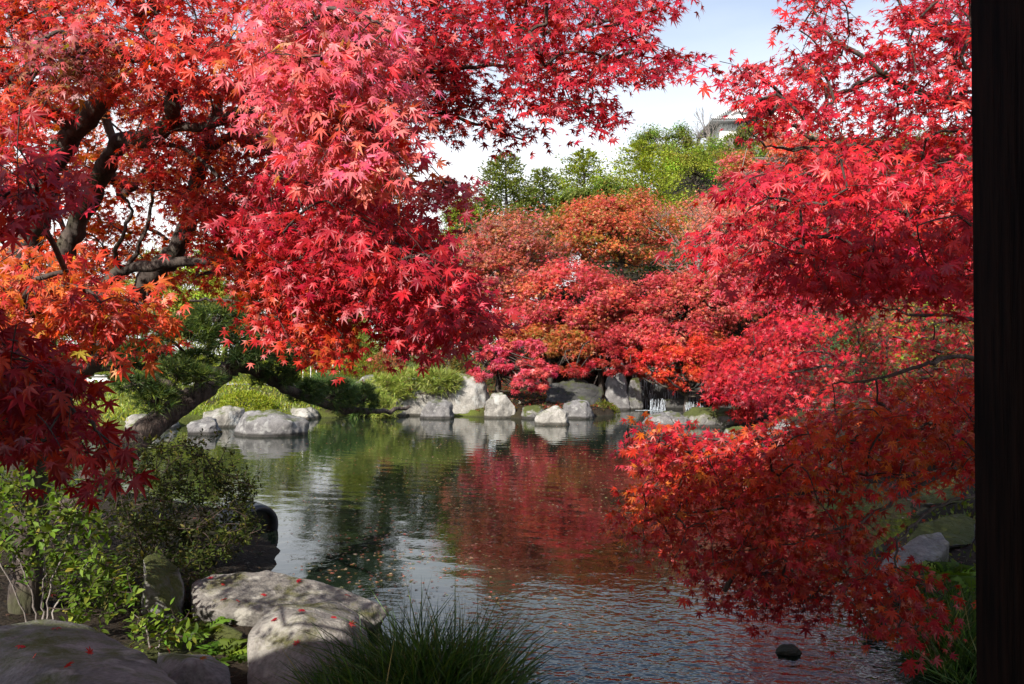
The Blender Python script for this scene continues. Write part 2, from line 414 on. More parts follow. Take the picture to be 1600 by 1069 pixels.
def ground_material():
    m, t, o = new_mat("mossy_ground")
    ge = N(t, 'ShaderNodeNewGeometry')
    n1 = N(t, 'ShaderNodeTexNoise'); n1.inputs['Scale'].default_value = 0.8; n1.inputs['Detail'].default_value = 8
    n2 = N(t, 'ShaderNodeTexNoise'); n2.inputs['Scale'].default_value = 30; n2.inputs['Detail'].default_value = 5
    for n in (n1, n2): t.links.new(ge.outputs['Position'], n.inputs['Vector'])
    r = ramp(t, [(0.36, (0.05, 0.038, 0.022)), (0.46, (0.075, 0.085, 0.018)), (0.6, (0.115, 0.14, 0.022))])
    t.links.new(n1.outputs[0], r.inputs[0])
    rn = ramp(t, [(0.40, (0.018, 0.013, 0.009)), (0.55, (0.030, 0.022, 0.014)), (0.68, (0.045, 0.05, 0.014))])  # near soil darkened, painting shade into the gaps between the shrubs
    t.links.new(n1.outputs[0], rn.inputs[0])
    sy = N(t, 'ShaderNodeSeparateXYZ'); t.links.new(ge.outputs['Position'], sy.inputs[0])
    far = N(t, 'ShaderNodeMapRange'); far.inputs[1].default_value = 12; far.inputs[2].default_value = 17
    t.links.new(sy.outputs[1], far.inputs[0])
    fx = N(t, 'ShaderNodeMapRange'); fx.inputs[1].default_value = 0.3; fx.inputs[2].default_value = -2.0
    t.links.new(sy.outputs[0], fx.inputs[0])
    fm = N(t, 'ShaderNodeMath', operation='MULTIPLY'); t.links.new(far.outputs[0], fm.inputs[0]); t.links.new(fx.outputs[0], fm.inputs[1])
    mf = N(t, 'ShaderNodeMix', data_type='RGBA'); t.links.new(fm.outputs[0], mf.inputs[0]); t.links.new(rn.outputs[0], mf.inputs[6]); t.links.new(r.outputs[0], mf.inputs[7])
    mg = N(t, 'ShaderNodeMix', data_type='RGBA', blend_type='OVERLAY'); mg.inputs[0].default_value = 0.7
    t.links.new(mf.outputs[2], mg.inputs[6]); t.links.new(n2.outputs[0], mg.inputs[7])
    # below the waterline: dark silt
    sz = N(t, 'ShaderNodeSeparateXYZ'); t.links.new(ge.outputs['Position'], sz.inputs[0])
    mrn = N(t, 'ShaderNodeMapRange'); mrn.inputs[1].default_value = -0.03; mrn.inputs[2].default_value = 0.05
    t.links.new(sz.outputs[2], mrn.inputs[0])
    ms = N(t, 'ShaderNodeMix', data_type='RGBA'); ms.inputs[6].default_value = (0.03, 0.027, 0.02, 1)
    t.links.new(mrn.outputs[0], ms.inputs[0]); t.links.new(mg.outputs[2], ms.inputs[7])
    p = N(t, 'ShaderNodeBsdfPrincipled'); p.inputs['Roughness'].default_value = 0.95; p.inputs['Specular IOR Level'].default_value = 0.15
    t.links.new(ms.outputs[2], p.inputs['Base Color'])
    b = N(t, 'ShaderNodeBump'); b.inputs['Strength'].default_value = 0.8; b.inputs['Distance'].default_value = 0.04
    t.links.new(n2.outputs[0], b.inputs['Height']); t.links.new(b.outputs[0], p.inputs['Normal'])
    t.links.new(p.outputs[0], o.inputs[0])
    return m
M_GROUND = ground_material()
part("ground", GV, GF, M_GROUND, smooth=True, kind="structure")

def water_material():
    m, t, o = new_mat("pond_water")
    ge = N(t, 'ShaderNodeNewGeometry')
    mp = N(t, 'ShaderNodeMapping'); mp.inputs['Scale'].default_value = (0.8, 1.0, 1.0); mp.inputs['Rotation'].default_value = (0, 0, R(12))
    t.links.new(ge.outputs['Position'], mp.inputs[0])
    n1 = N(t, 'ShaderNodeTexNoise'); n1.inputs['Scale'].default_value = 2.6; n1.inputs['Detail'].default_value = 2.5; n1.inputs['Roughness'].default_value = 0.45; n1.inputs['Distortion'].default_value = 0.3
    n2 = N(t, 'ShaderNodeTexNoise'); n2.inputs['Scale'].default_value = 13.0; n2.inputs['Detail'].default_value = 2.0
    t.links.new(mp.outputs[0], n1.inputs['Vector']); t.links.new(mp.outputs[0], n2.inputs['Vector'])
    # ripples are stronger near the outflow by the pavilion
    sp = N(t, 'ShaderNodeVectorMath', operation='DISTANCE'); sp.inputs[1].default_value = (1.6, 3.6, 0)
    t.links.new(ge.outputs['Position'], sp.inputs[0])
    k = N(t, 'ShaderNodeMapRange', interpolation_type='SMOOTHSTEP'); k.inputs[1].default_value = 1.0; k.inputs[2].default_value = 3.6; k.inputs[3].default_value = 0.34; k.inputs[4].default_value = 0.025
    t.links.new(sp.outputs['Value'], k.inputs[0])
    mu = N(t, 'ShaderNodeMath', operation='MULTIPLY'); t.links.new(n2.outputs[0], mu.inputs[0]); t.links.new(k.outputs[0], mu.inputs[1])
    wv = N(t, 'ShaderNodeTexWave', wave_type='RINGS', rings_direction='SPHERICAL', wave_profile='SIN'); wv.inputs['Scale'].default_value = 0.85; wv.inputs['Distortion'].default_value = 2.5; wv.inputs['Detail'].default_value = 2
    wo = N(t, 'ShaderNodeVectorMath', operation='SUBTRACT'); wo.inputs[1].default_value = (5.0, 27.0, 0)
    t.links.new(ge.outputs['Position'], wo.inputs[0]); t.links.new(wo.outputs[0], wv.inputs['Vector'])
    wm = N(t, 'ShaderNodeMath', operation='MULTIPLY'); wm.inputs[1].default_value = 0.018; t.links.new(wv.outputs['Fac'], wm.inputs[0])
    a1 = N(t, 'ShaderNodeMath', operation='MULTIPLY_ADD'); a1.inputs[1].default_value = 0.11
    t.links.new(n1.outputs[0], a1.inputs[0]); t.links.new(mu.outputs[0], a1.inputs[2])
    a2 = N(t, 'ShaderNodeMath', operation='ADD'); t.links.new(a1.outputs[0], a2.inputs[0]); t.links.new(wm.outputs[0], a2.inputs[1])
    b = N(t, 'ShaderNodeBump'); b.inputs['Strength'].default_value = 1.0; b.inputs['Distance'].default_value = 0.035
    t.links.new(a2.outputs[0], b.inputs['Height'])
    p = N(t, 'ShaderNodeBsdfPrincipled')
    p.inputs['Base Color'].default_value = (0.010, 0.016, 0.010, 1)
    p.inputs['Roughness'].default_value = 0.03
    p.inputs['IOR'].default_value = 1.45
    t.links.new(b.outputs[0], p.inputs['Normal'])
    t.links.new(p.outputs[0], o.inputs[0])
    return m
M_WATER = water_material()
wx = np.array([(-16, 1.5, 0), (9, 1.5, 0), (9, 29, 0), (-16, 29, 0)], float)
part("pond_water", wx, np.array([[0, 1, 2, 3]]), M_WATER, kind="structure")

# ------------------------------------------------------------------ pavilion over the viewer
M_DARKWOOD = plain_material("shade_dark_wood", (0.0035, 0.002, 0.0015), (0.016, 0.008, 0.005), 12, 0.95, 0.8, 0.08, (8, 8, 0.6))  # dark wood taken almost black, with the roof's shade in its colour
M_SHINGLE = plain_material("weathered_shingle", (0.05, 0.045, 0.04), (0.09, 0.08, 0.07), 20, 0.9)
M_PLASTER_IN = plain_material("added_wall_plaster", (0.10, 0.085, 0.065), (0.14, 0.12, 0.10), 5, 0.9)
EAVE_W = np.array((-6.5, 0.45)); EAVE_L = np.array((-3.5, 0.15)); EAVE_R = np.array((3.6, 2.6)); EAVE_Z = 3.25  # eave line shaped by where its shadow should fall
pav = thing("garden_pavilion", "dark wooden pavilion whose square post stands at the water's edge", "pavilion", (0.818, 1.09, 0.0))
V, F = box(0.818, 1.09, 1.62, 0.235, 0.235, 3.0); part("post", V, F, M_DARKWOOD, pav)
def slab(p4, z0, z1, up=0.12):
    b = np.array([(x, y, z) for (x, y), z in zip(p4, z0)]); tp = b + (0, 0, up)
    V = np.concatenate([b, tp])
    F = np.array([(3, 2, 1, 0), (4, 5, 6, 7), (0, 1, 5, 4), (1, 2, 6, 5), (2, 3, 7, 6), (3, 0, 4, 7)])
    return V, F
back_l, back_r = np.array((-6.5, -4.5)), np.array((3.6, -4.5))
V, F = slab([EAVE_L, EAVE_R, back_r, (EAVE_L[0], -4.5)], [EAVE_Z, EAVE_Z, EAVE_Z + 1.5, EAVE_Z + 1.5], 0, 0.14)
part("roof", V, F, M_SHINGLE, pav)
V, F = slab([EAVE_W, EAVE_L - (0.004, 0), (EAVE_L[0] - .004, -4.5), back_l], [EAVE_Z, EAVE_Z, EAVE_Z + 1.5, EAVE_Z + 1.5], 0, 0.14)
part("roof", V, F, M_SHINGLE, pav)  # unseen left panel added to shade the dark boulder
V, F = slab([(-6.4, -4.4), (3.6, -4.4), (3.6, -4.25), (-6.4, -4.25)], [0.2] * 4, 0, 4.45); part("added_back_wall", V, F, M_PLASTER_IN, pav)  # unseen wall added to keep sky light off the post
V, F = slab([(-5, -4.25), (1.0, -4.25), (1.0, 1.35), (-5, 0.2)], [0.05] * 4, 0, 0.25); part("deck", V, F, M_DARKWOOD, pav)
dirE = (EAVE_R - EAVE_L) / np.linalg.norm(EAVE_R - EAVE_L)
mid = (EAVE_L + EAVE_R) / 2 + np.array((0.12, -0.55))
V, F = box(mid[0], mid[1], EAVE_Z + 0.02, 6.8, 0.14, 0.2, math.atan2(dirE[1], dirE[0])); part("beam", V, F, M_DARKWOOD, pav)

# ------------------------------------------------------------------ stones
CLOUD_TEX = {}
def cloud_tex(size):
    key = round(size, 3)
    if key not in CLOUD_TEX:
        tx = bpy.data.textures.new("stone_relief", 'CLOUDS'); tx.noise_scale = size; tx.noise_depth = 5; tx.noise_type = 'HARD_NOISE' if len(CLOUD_TEX) % 2 else 'SOFT_NOISE'
        CLOUD_TEX[key] = tx
    return CLOUD_TEX[key]
def hull_stone(name, pts, mat, label=None, cat="rock", group=None, voxel=None, rough=0.13, smooth=2, parent=None):
    pts = np.asarray(pts, float)
    c = pts.mean(0); c[2] = pts[:, 2].min()
    size = np.ptp(pts, axis=0).max()
    bm = bmesh.new()
    for p in pts: bm.verts.new(p - c)
    r = bmesh.ops.convex_hull(bm, input=bm.verts)
    bmesh.ops.delete(bm, geom=[v for v in bm.verts if not v.link_faces], context='VERTS')
    bmesh.ops.recalc_face_normals(bm, faces=bm.faces)
    me = bpy.data.meshes.new(name); bm.to_mesh(me); bm.free()
    o = obj(name, me, mat, parent, c if parent is None else c - np.array(wloc(parent)))
    m = o.modifiers.new("remesh", 'REMESH'); m.mode = 'VOXEL'; m.voxel_size = (voxel * 1.15 if voxel else size / 34); m.use_smooth_shade = True
    m = o.modifiers.new("soften", 'SMOOTH'); m.factor = 0.6; m.iterations = smooth
    for sc_, k in ((0.45, 1.0), (0.12, 0.34), (0.04, 0.11)):
        m = o.modifiers.new("relief", 'DISPLACE'); m.texture = cloud_tex(size * sc_); m.texture_coords = 'GLOBAL'
        m.strength = size * rough * k; m.mid_level = 0.5
    if label: tag(o, label, cat, group)
    return o
def stone_at(px, py, w, h, mat, label, D=None, z0=0.0, depth=0.8, seed=0, lean=0.0, peak=0.0, n=12, group="stones along the pond edge", flat=0.0, **kw):
    """stone whose foot is seen at photo (px, py); w, h its size in photo pixels"""
    base = W(px, py, z0) if D is None else P(px, py, D)
    D = base[1]; rw, rh = w / 2 * D / FOC * 1.2, h * D / FOC * .94
    rng = np.random.default_rng(seed + 77)
    pts = []
    for k in range(n):
        a = 2 * math.pi * (k + rng.uniform(-.3, .3)) / n * 2
        e = rng.uniform(0.0, 1.0) if k % 4 else 1.0
        cr_ = math.cos(e * math.pi / 2) ** (0.45 + 0.4 * rng.random())
        x = math.cos(a) * cr_ * rw * rng.uniform(.88, 1.05); y = math.sin(a) * cr_ * rw * depth * rng.uniform(.85, 1.05)
        z = rh * (math.sin(e * math.pi / 2) ** 0.9) * (1 - flat * rng.random()) * rng.uniform(.9, 1.02)
        pts.append((base[0] + x + lean * z + peak * rw * e, base[1] + y + rw * depth * 0.8, base[2] + z))
    for a in np.linspace(0, 2 * math.pi, 9)[:-1]:
        pts.append((base[0] + math.cos(a) * rw * .92, base[1] + math.sin(a) * rw * depth * .92 + rw * depth * 0.8, base[2] - 0.3))
    return hull_stone("rock", pts, mat, label, "rock", group, **kw)

stones = [
    (412, 683, 118, 44, M_ROCK_DARKER, "wide grey domed boulder standing in the pond in front of the pale shore stones", dict(seed=3, depth=.7)),
    (313, 680, 60, 30, M_ROCK_DARKER, "small rounded grey stone in the water beside the wide domed boulder", dict(seed=4)),
    (345, 668, 74, 34, M_ROCK_FAR, "pale rough stone with grass on top behind the wide domed boulder", dict(seed=5)),
    (222, 674, 110, 32, M_ROCK_FAR, "flat-topped pale slab under the leaning pine trunk", dict(seed=6, flat=.3)),
    (470, 656, 70, 24, M_ROCK_FAR, "low pale bank stone below the pine branch tip", dict(seed=7, flat=.3)),
    (545, 650, 105, 20, M_ROCK_FAR, "long low bank stone under the dark pine pad", dict(seed=8, flat=.4, depth=.4)),
    (605, 652, 60, 22, M_ROCK_FAR, "low stone at the foot of the trailing bright pine", dict(seed=9, flat=.3)),
    (664, 650, 100, 46, M_ROCK_FAR, "pinkish flat-faced stone below the spreading bright pine", dict(seed=10, depth=.5)),
    (683, 655, 58, 36, M_ROCK_DARKER, "purple-grey rounded stone standing in front of the flat-faced stone", dict(seed=11)),
    (724, 650, 96, 74, M_ROCK_FAR, "tallest white boulder on the far shore with its shaded side under the maple", dict(seed=62, depth=.7, n=18)),
    (783, 654, 56, 46, M_ROCK_FAR, "pointed cream stone beside the tall white boulder", dict(seed=13, peak=-.2, n=16)),
    (865, 665, 54, 32, M_ROCK_FAR, "squarish pale stone at the water with a mossy foot", dict(seed=14, depth=.7)),
    (906, 655, 64, 34, M_ROCK_DARKER, "rounded brown-grey stone behind the squarish pale stone", dict(seed=15)),
    (838, 655, 50, 24, M_ROCK_MOSS, "dark low stone in the shade of the crimson maple", dict(seed=16)),
    (1046, 668, 76, 26, M_ROCK_DARKER, "wedge-shaped grey stone in front of the waterfall pool", dict(seed=17, peak=.1)),
    (1118, 668, 100, 34, M_ROCK_MOSS, "dappled brown boulder at the waterfall pool's near rim", dict(seed=18)),
    (1235, 690, 80, 36, M_ROCK_DARKER, "grey stone half hidden behind the crimson maple sprays", dict(seed=19)),
    (1165, 690, 60, 26, M_ROCK_MOSS, "low mossy stone between the dappled boulder and the maple sprays", dict(seed=20)),
]
for px, py, w, h, mat, lab, kw in stones:
    stone_at(px, py, w, h, mat, lab, **kw)
stone_at(575, 603, 42, 20, M_ROCK_DARKER, "small round grey stone set in the lime-green moss mound", D=24.5, seed=30, group="stones in the far garden")

# near stones, shaped by hand: corners (photo x, photo y, distance)
def near_stone(corners, mat, label, group="boulders on the near bank", **kw):
    return hull_stone("boulder", [P(*c) for c in corners], mat, label, "boulder", group, **kw)
B_BIG = near_stone([(378, 1075, 4.0), (385, 990, 4.3), (430, 940, 4.6), (520, 938, 4.9), (565, 958, 4.9), (580, 1000, 4.5), (575, 1080, 4.0), (480, 1090, 3.75), (470, 960, 4.3),
                    (400, 1000, 5.3), (570, 1010, 5.3), (480, 1150, 4.6), (540, 975, 4.35), (390, 1130, 4.3), (575, 1130, 4.3)],
                   M_ROCK_NEAR, "big cream-grey boulder with fallen red leaves behind the grass tussock", voxel=.022, rough=.05)
B_LONG = near_stone([(296, 907, 5.3), (330, 890, 5.5), (420, 887, 5.55), (520, 909, 5.45), (585, 930, 5.35), (617, 950, 5.25), (600, 976, 5.12), (555, 992, 4.95), (430, 962, 4.95), (300, 952, 5.05), (300, 1010, 5.3), (590, 1000, 5.3),
                     (330, 930, 6.1), (500, 930, 6.0), (580, 950, 5.7), (430, 1010, 5.0), (540, 1010, 5.0)],
                    M_ROCK_NEAR, "long flat grooved rock jutting into the water behind the big cream boulder", voxel=.026, rough=.05)
B_LEFT = near_stone([(-90, 1000, 3.6), (0, 975, 3.9), (70, 967, 4.0), (140, 975, 4.0), (200, 1000, 3.8), (262, 1045, 3.5), (290, 1075, 3.2), (200, 1090, 2.9), (-60, 1090, 3.0), (60, 1030, 3.2),
                     (-90, 1200, 3.6), (270, 1190, 3.6), (100, 1150, 4.3), (-90, 1080, 4.2)],
                    M_ROCK_DARKER, "dark rounded boulder in the shade at the viewer's feet", voxel=.026, rough=.05)
B_LOW = near_stone([(245, 1015, 4.2), (330, 1022, 4.2), (362, 1040, 4.0), (365, 1075, 3.8), (250, 1078, 3.7), (300, 1030, 3.8), (240, 1120, 4.2), (360, 1120, 4.2)],
                   M_ROCK_DARKER, "low flat stone wedged between the dark boulder and the ferns", voxel=.02, rough=.05)
near_stone([(222, 870, 5.2), (248, 857, 5.4), (285, 885, 5.3), (292, 930, 5.2), (285, 975, 5.0), (215, 960, 4.9), (225, 900, 4.9), (255, 1000, 5.2), (225, 920, 5.6), (290, 960, 5.7)],
           M_ROCK_MOSS, "upright rough brown stone under the dark azalea", voxel=.02, rough=.07)
near_stone([(300, 985, 5.0), (345, 965, 5.0), (385, 985, 4.8), (375, 1020, 4.6), (310, 1030, 4.6), (330, 1050, 4.9)],
           M_ROCK_MOSS, "small shaded stone behind the fern under the long flat rock", voxel=.02, rough=.06)
near_stone([(395, 865, 7.6), (428, 850, 7.7), (440, 862, 7.6), (441, 890, 7.4), (400, 892, 7.3), (395, 855, 8.1), (435, 850, 8.2), (420, 915, 7.6), (390, 880, 7.4)],
           M_ROCK_MOSS, "squared mossy edging stone below the dark drum", voxel=.018, rough=.04, smooth=3)
near_stone([(378, 852, 7.9), (402, 850, 7.8), (410, 868, 7.5), (395, 880, 7.4), (376, 872, 7.5), (390, 890, 7.7)],
           M_ROCK_DARKER, "round cobble tucked under the dark drum", voxel=.016, rough=.04)
# the bank on the pavilion's far side
near_stone([(1372, 893, 5.9), (1378, 878, 6.1), (1440, 832, 6.3), (1468, 830, 6.4), (1485, 848, 6.2), (1470, 872, 5.9), (1410, 905, 5.6), (1385, 915, 5.7), (1480, 880, 6.5), (1400, 880, 6.6), (1430, 920, 6.2)],
           M_ROCK_NEAR, "long leaning grey stone with a sunlit patch across the stream bank", "stones on the bank beyond the pavilion", voxel=.018, rough=.05)
near_stone([(1412, 780, 8.4), (1440, 757, 8.6), (1500, 745, 8.8), (1512, 760, 8.6), (1510, 785, 8.3), (1440, 790, 8.1), (1460, 800, 8.6), (1505, 735, 9.0), (1470, 748, 9.2)],
           M_ROCK_MOSS, "moss-capped pale stone farthest up the stream bank", "stones on the bank beyond the pavilion", voxel=.022, rough=.06)
near_stone([(1408, 845, 6.9), (1430, 815, 7.1), (1500, 797, 7.4), (1530, 810, 7.3), (1525, 850, 6.8), (1420, 860, 6.7), (1460, 870, 7.0), (1520, 870, 7.6)],
           M_ROCK_MOSS, "broad mossy boulder behind the long leaning stone", "stones on the bank beyond the pavilion", voxel=.022, rough=.07)
near_stone([(1340, 905, 5.7), (1365, 888, 5.8), (1392, 900, 5.7), (1390, 925, 5.4), (1345, 922, 5.4), (1370, 940, 5.7)],
           M_ROCK_NEAR, "small pale stone at the foot of the long leaning stone", "stones on the bank beyond the pavilion", voxel=.018, rough=.06)
near_stone([(1212, 1012, 4.9), (1222, 1005, 4.95), (1240, 1006, 4.92), (1250, 1014, 4.8), (1216, 1020, 4.75), (1246, 1021, 4.72), (1230, 1040, 4.9), (1205, 1022, 4.85), (1258, 1024, 4.85)],
           M_ROCK_MOSS, "little mossy stone breaking the rippled water", "stones in the shallow stream", voxel=.012, rough=.06)

# ------------------------------------------------------------------ waterfall
def cliff(pts, label, mat=M_CLIFF, **kw):
    return hull_stone("cliff_rock", [P(*c) for c in pts], mat, label, "rock", "rocks of the waterfall", **kw)
cliff([(952, 574, 25.4), (972, 566, 25.6), (988, 640, 25.3), (945, 650, 25.1), (942, 600, 25.5), (960, 566, 26.4), (978, 570, 26.7), (990, 660, 25.6), (948, 660, 26)],
      "tall upright sunlit rock with moss streaks beside the waterfall", M_ROCK_DARKER, rough=.09)  # darker stone chosen to carry the rock's part shade in its colour
cliff([(985, 545, 27.6), (1150, 540, 27.6), (1150, 665, 27.4), (985, 665, 27.4), (985, 545, 30), (1150, 540, 30), (1150, 660, 30), (985, 660, 30)],
      "dark wet cliff face behind the falling water", rough=.04)
cliff([(984, 592, 25.6), (1000, 588, 25.9), (1008, 655, 25.5), (972, 660, 25.3), (990, 590, 27), (1006, 660, 27), (978, 610, 26.6)],
      "moss-streaked dark rock at the waterfall's edge", M_ROCK_MOSS, rough=.06)
cliff([(1120, 560, 25.5), (1180, 560, 25.5), (1185, 660, 25.0), (1120, 655, 25.2), (1125, 560, 28), (1180, 560, 28), (1185, 660, 28)],
      "dark rock closing the far end of the waterfall", rough=.06)
cliff([(1025, 655, 25.6), (1032, 624, 25.8), (1070, 622, 25.8), (1098, 634, 25.8), (1102, 655, 25.6), (1040, 660, 25.3), (1035, 625, 26.6), (1095, 640, 26.6), (1060, 665, 26)],
      "low dark ledge stone splitting the falling water", rough=.05)
cliff([(845, 600, 24.5), (900, 585, 25.0), (945, 600, 25.0), (945, 650, 23.6), (850, 648, 23.6), (900, 600, 26.5), (870, 660, 25), (940, 655, 25.5)],
      "shaded brown bank rock under the crimson maple", rough=.12)  # dark cliff stone used here to paint the shade under the maple
def falling_water():
    m, t, o = new_mat("falling_water")
    p = N(t, 'ShaderNodeBsdfPrincipled'); p.inputs['Base Color'].default_value = (0.75, 0.8, 0.85, 1); p.inputs['Roughness'].default_value = 0.25
    p.inputs['Transmission Weight'].default_value = 0.5; p.inputs['IOR'].default_value = 1.2
    t.links.new(p.outputs[0], o.inputs[0])
    rng = np.random.default_rng(5)
    wf = thing("waterfall", "thin white waterfall streaming down the dark cliff into the pond", "waterfall", P(1050, 655, 26.5))
    for part_name, x0, x1, yt, yb, D, n in (("curtain", 992, 1115, 553, 650, 27.2, 280), ("cascade", 1016, 1040, 622, 654, 25.6, 130), ("cascade", 1070, 1100, 627, 652, 25.5, 70), ("splash", 990, 1035, 641, 649, 25.3, 60)):
        bag = Bag()
        for k in range(n):
            x = rng.uniform(x0, x1) if part_name != "curtain" else (rng.choice([1000, 1016, 1048, 1080, 1100]) + rng.normal(0, 6))
            ya = rng.uniform(yt, yb - 4); yb2 = min(yb, ya + rng.exponential(16) + 3)
            d = D + rng.normal(0, .05)
            a, b = P(x, ya, d), P(x + rng.normal(0, 1.2), yb2, d - .05)
            if part_name == "splash" or (x0 == 1036):
                b = P(x + rng.uniform(4, 12), ya + rng.normal(0, .6), d)
            V, F = tube([a, (a + b) / 2 + rng.normal(0, .01, 3), b], [.004, rng.uniform(.004, .010), .003], 4)
            bag.add(V, quads_to_tris(F))
        bag.out(part_name, m, wf, True)
falling_water()
# ------------------------------------------------------------------ leaf shapes (x across, y to the tip, z off the blade)
def star_leaf(lobes, fine, fold=0.10):
    out = []
    for i, (a, L) in enumerate(lobes):
        a = math.radians(a)
        d = np.array((math.sin(a), math.cos(a)))
        if i > 0:
            a0, L0 = lobes[i - 1]; am = (math.radians(a0) + a) / 2
            r = 0.30 * (L + L0) / 2 + 0.02
            out.append((math.sin(am) * r, math.cos(am) * r, -0.02))
        pr = np.array((d[1], -d[0]))
        if fine:
            for q, wv in ((-1, .125), (0, 0), (1, .125)):
                if q == 0: v = d * L; out.append((v[0], v[1], -fold * 1.6 * L))
                else:
                    v = d * L * 0.52 + pr * q * wv * L; out.append((v[0], v[1], 0.03))
        else:
            v = d * L; out.append((v[0], v[1], -fold * 1.6 * L))
    V = [(0, 0.0, 0)] + [(0, -0.06, 0)] + out + []
    n = len(out)
    F = [(0, 1, 2)] + [(0, 2 + i, 3 + i) for i in range(n - 1)] + [(0, 1 + n, 1)]
    F = [(a, c, b) for a, b, c in F]
    V = np.array(V) + (0, 0.06, 0)
    return V / 1.5, np.array(F)
L7 = [(-122, .42), (-80, .74), (-38, .95), (0, 1.05), (38, .95), (80, .74), (122, .42)]
L5 = [(-85, .7), (-40, .95), (0, 1.0), (40, .95), (85, .7)]
L3 = [(-62, .85), (0, 1.0), (62, .85)]
LEAF_FINE = star_leaf(L7, True)
LEAF_MID = star_leaf(L7, False)
LEAF_LOW = star_leaf(L5, False)
def tri_star():
    V, F = [], []
    for a, L in ((-60, .85), (0, 1.0), (60, .85)):
        a = math.radians(a); d = np.array((math.sin(a), math.cos(a))); p = np.array((d[1], -d[0]))
        for v, z in ((d * .02 - p * .16, 0), (d * .02 + p * .16, 0), (d * L, -.12)): V.append((v[0], v[1], z))
        n = len(V); F.append((n - 2, n - 3, n - 1))
    return np.array(V), np.array(F)
TRI = tri_star()
def five_star():
    V, F = [], []
    for a, L in ((-92, .72), (-44, .95), (0, 1.05), (44, .95), (92, .72)):
        a = math.radians(a); d = np.array((math.sin(a), math.cos(a))); p = np.array((d[1], -d[0]))
        for v, z in ((d * .0 - p * .15, .0), (d * .0 + p * .15, .0), (d * L, -.16 * L)): V.append((v[0] / 1.45, v[1] / 1.45, z / 1.45))
        n = len(V); F.append((n - 2, n - 3, n - 1))
    return np.array(V), np.array(F)
STAR5 = five_star()
def lance(w=.17, n=3):
    ys = np.linspace(0, 1, n + 2)
    V = [(0, 0, 0)]; F = []
    for y in ys[1:-1]:
        h = w * math.sin(math.pi * y ** .8)
        V += [(-h, y, .03 - .12 * y * y), (0, y, -.02 - .12 * y * y), (h, y, .03 - .12 * y * y)]
    V.append((0, 1, -.16))
    F += [(0, 2, 1), (0, 3, 2)]
    for k in range(n - 1):
        a = 1 + 3 * k; b = a + 3
        F += [(a, a + 1, b + 1), (a, b + 1, b), (a + 1, a + 2, b + 2), (a + 1, b + 2, b + 1)]
    a = 1 + 3 * (n - 1); F += [(a, a + 1, a + 3), (a + 1, a + 2, a + 3)]
    return np.array(V, float), np.array(F)
LANCE = lance(.2, 3)
LANCE_SMALL = lance(.2, 1)
BLADELET = (np.array([(-.22, .35, 0), (0, 0, 0), (.22, .35, 0), (0, 1, -.05)], float), np.array([(1, 2, 3), (1, 3, 0)]))

def frames(tip, normal):
    y = nrm(np.asarray(tip, float)); z = np.asarray(normal, float)
    z = nrm(z - (z * y).sum(-1, keepdims=True) * y)
    x = np.cross(y, z)
    return np.stack([x, y, z], -2)                     # rows
def stamp(tmpl, pos, fr, size, cols):
    TV, TF = tmpl; n, k = len(pos), len(TV)
    V = (np.einsum('kj,njl->nkl', TV, fr) * np.asarray(size)[:, None, None] + pos[:, None]).reshape(-1, 3)
    F = (TF[None] + (np.arange(n) * k)[:, None, None]).reshape(-1, 3)
    return V, F, np.repeat(cols, k, axis=0)
def pick_cols(rng, n, palette, jit=0.13):
    pal = np.array([p[1] for p in palette], float); w = np.array([p[0] for p in palette], float); w /= w.sum()
    c = pal[rng.choice(len(pal), n, p=w)]
    return np.clip(c * np.exp(rng.normal(0, jit, (n, 1))) * np.exp(rng.normal(0, jit * .5, (n, 3))), 0.003, .9)

CRIMSON = [(5, (.56, .020, .036)), (3, (.46, .014, .032)), (3, (.62, .035, .036)), (1, (.36, .010, .022))]
SCARLET = [(5, (.64, .035, .022)), (3, (.66, .06, .022)), (2, (.55, .02, .025)), (1, (.68, .13, .03))]
ORANGE = [(4, (.66, .09, .018)), (4, (.64, .05, .018)), (2, (.70, .17, .025)), (.4, (.65, .30, .04)), (2, (.52, .03, .018))]
PINK_SHEEN = [(5, (.74, .11, .15)), (3, (.72, .08, .11)), (2, (.76, .16, .18)), (1, (.68, .05, .05))]  # pink is the sky's sheen on sunlit leaves, put into their colour
MAUVE = [(4, (.42, .10, .10)), (2, (.36, .14, .07)), (2, (.48, .08, .07)), (1, (.30, .17, .05))]
SHADED_RED = [(4, (.46, .032, .013)), (3, (.42, .02, .016)), (2, (.52, .07, .013))]  # reds darkened to hold the deep shade of the lowest boughs
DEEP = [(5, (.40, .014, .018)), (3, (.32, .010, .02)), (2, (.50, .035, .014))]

def in_poly(pt, poly):
    x, y = pt; c = False; n = len(poly); j = n - 1
    for i in range(n):
        if (poly[i][1] > y) != (poly[j][1] > y) and x < (poly[j][0] - poly[i][0]) * (y - poly[i][1]) / (poly[j][1] - poly[i][1] + 1e-9) + poly[i][0]: c = not c
        j = i
    return c
def sample_poly(rng, poly, n):
    a = np.array(poly, float); lo, hi = a.min(0), a.max(0); out = []
    while len(out) < n:
        # best-of-3 spacing keeps the sprays from clumping into one blob
        best, bd = None, -1
        for _ in range(3):
            while True:
                q = rng.uniform(lo, hi)
                if in_poly(q, poly): break
            d = min((np.hypot(*(q - o)) for o in out[-60:]), default=1e9)
            if d > bd: best, bd = q, d
        out.append(best)
    return np.array(out)

